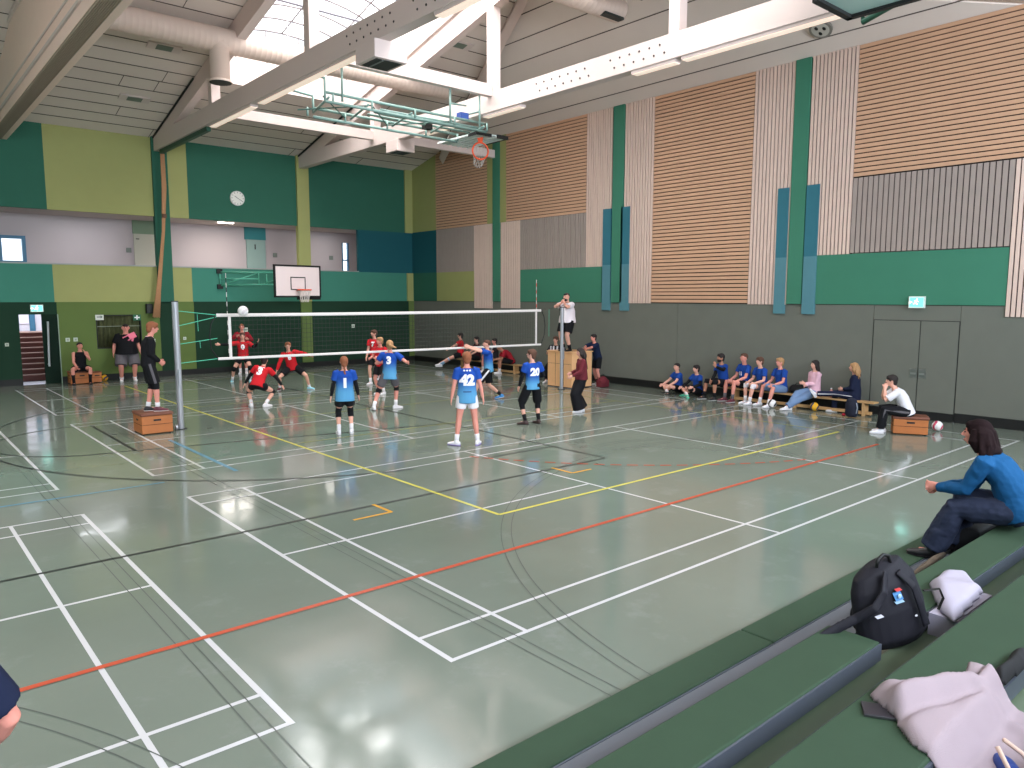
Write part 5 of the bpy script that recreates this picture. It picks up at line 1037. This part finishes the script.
th = cloth_heap('hoodie', 'beige fleece hoodie spread on the bleacher seat at the bottom right', 'hoodie', HOO, (.55, -3.15, .80),
           [(-.17, .26), (-.03, .27), (.12, .22), (.17, .12), (.15, .04), (.26, -.04), (.46, -.03), (.42, -.13), (.48, -.24), (.30, -.44), (-.25, -.47), (-.42, -.34), (-.47, -.20), (-.45, -.07), (-.38, .02), (-.28, .10)], thick=.06, seed=4, amp=.028,
           sub=lambda x, y: .075*math.exp(-((y-.04+.32*x)/.05)**2)-.03*math.exp(-((y+.05+.32*x)/.02)**2)+.03*math.exp(-((x+.08)/.10)**2-((y-.18)/.08)**2)+.03*math.exp(-((x-.22)/.04)**2), base=lambda x, y: -min(.14, max(0, (-.13-y)*1.6)))
MB().tube([(-.20, -.30, .03), (-.24, -.36, -.03), (-.20, -.43, -.06), (-.10, -.42, -.06), (-.08, -.36, -.02), (-.12, -.30, .03)], [(.010, .010)]*6, n=6).build('pocket_edge', mat('hoodie_tan', (206, 176, 160), rough=.9), th, smooth=True)
MB().tube([(.28, -.05, .05), (.38, -.04, .10), (.46, -.05, .05)], [(.04, .010), (.045, .010), (.03, .010)], n=8).build('hood_flap', HOO, th, smooth=True)
t = thing('document_case', 'flat dark case half hidden under the beige hoodie', 'case', (.30, -3.0, .80), math.radians(-58)); box(-.09, .12, -.06, .06, 0, .016).build('case_shell', mat('case_dark', (44, 40, 46), rough=.5), t, bevel=.005); box(-.092, .122, -.062, -.06, .004, .012).build('zip', DRK, t)
BJK = mat('jacket_black', (20, 20, 22), rough=.8, noise=.2, nscale=20)
cloth_heap('black_jacket', 'crumpled black jacket beyond the beige hoodie at the right edge', 'jacket', BJK, (1.20, -3.24, .80), [(-.20, -.02), (-.12, .03), (-.02, .02), (.15, .03), (.35, -.02), (.30, -.05), (-.22, -.05)][:0] or [(-.22, -.05), (-.16, .03), (.0, .02), (.2, .04), (.35, -.03), (.1, -.07)], thick=.09, seed=9, amp=.03)
t = thing('blue_shoe', 'blue shoe on the deck below the beige hoodie', 'shoe', (.42, -3.48, .65), .6); remesh(MB().tube([(-.12, 0, .05), (-.05, 0, .06), (.05, 0, .05), (.14, 0, .035)], [(.035, .045), (.042, .05), (.045, .04), (.03, .022)], n=12, ref=(0, 1, 0)).build('upper', mat('shoe_royal', (30, 60, 130), rough=.6), t), .009, 1); MB().tube([(-.13, 0, .012), (.0, 0, .012), (.15, 0, .012)], [(.036, .012), (.046, .012), (.03, .011)], n=10, ref=(0, 1, 0)).build('sole', SOL, t)
WCL = mat('white_jacket', (168, 162, 176), rough=.95, spec=.1, noise=.05, nscale=8, bump=.3, bscale=220)
cloth_heap('white_jacket', 'white fleece jacket stuffed between the bleacher rows behind the backpack', 'jacket', WCL, (2.68, -2.50, .555), [(-.52, -.18), (-.35, -.02), (-.08, .12), (.12, .22), (.45, .24), (.58, .10), (.26, -.12), (-.2, -.16)], thick=.06, seed=12, amp=.022, sub=lambda x, y: .05*math.exp(-((x+.05)/.25)**2-((y-.05)/.15)**2))
box(-.40, .28, -.16, .02, -.155, .0).build('bunched_lining', WCL, bpy.data.objects['white_jacket'])
t = thing('umbrella', 'brown patterned folded umbrella in the gap by the black shoe', 'umbrella', (4.15, -1.80, .22), math.radians(3)); MB().tube([(-.55, 0, .03), (-.2, 0, .04), (.2, 0, .045), (.45, 0, .035)], [.018, .032, .036, .02], n=10).build('canopy', mat('umbrella_brown', (96, 84, 70), rough=.8, noise=.5, nscale=30), t, smooth=True); MB().tube([(.45, 0, .035), (.62, 0, .03)], .01, n=6).build('handle', BLK, t)
t = thing('black_bag', 'black bag standing in front of the seated man in the blue jacket', 'bag', (5.25, -1.84, .14)); remesh(MB().box(-.30, .30, -.12, .10, 0, .32).build('bag_body', BJK, t), .03, 3); MB().tube([(-.12, 0, .30), (-.1, 0, .40), (.1, 0, .40), (.12, 0, .30)], .014, n=6).build('handle', BLK, t)
# along the wall
t = thing('backpack', 'navy backpack on the floor in front of the woman in the navy coat', 'backpack', (13.72, 3.38, 0), math.radians(60)); remesh(MB().tube([(0, 0, .02), (0, 0, .08), (0, 0, .30), (0, .01, .42), (0, .01, .45)], [(.13, .09), (.17, .12), (.165, .12), (.12, .09), (.05, .04)], n=16, ref=(1, 0, 0)).build('pack_body', mat('pack_navy', (26, 30, 48), rough=.8), t), .014, 2); MB().tube([(-.17, 0, .12), (-.20, 0, .25), (-.16, 0, .36)], .012, n=6).build('side_strap', mat('strap_pale', (150, 156, 168)), t); MB().ball((.12, .11, .05), (.05, .04, .04), 6).build('red_tag', CDR, t)
t = thing('sports_bag', 'black sports bag lying on the bench between two seated players', 'bag', (14.34, 5.02, .34), math.radians(85)); remesh(MB().tube([(-.22, 0, .09), (-.15, 0, .11), (.15, 0, .11), (.22, 0, .09)], [(.06, .07), (.12, .11), (.12, .11), (.06, .07)], n=14).build('bag_body', BJK, t), .014, 2); MB().tube([(-.1, 0, .2), (-.05, 0, .26), (.05, 0, .26), (.1, 0, .2)], .01, n=6).build('carry_strap', BLK, t)
t = thing('drink_bottle', 'small pinkish drink bottle standing on the bench', 'bottle', (14.28, 4.15, .34)); MB().tube([(0, 0, 0), (0, 0, .15), (0, 0, .18), (0, 0, .20)], [.036, .036, .018, .015], n=14).build('bottle_body', mat('bottle_pink', (206, 140, 130), rough=.3), t, smooth=True); MB().tube([(0, 0, .20), (0, 0, .225)], .018, n=10).build('cap', SOL, t)
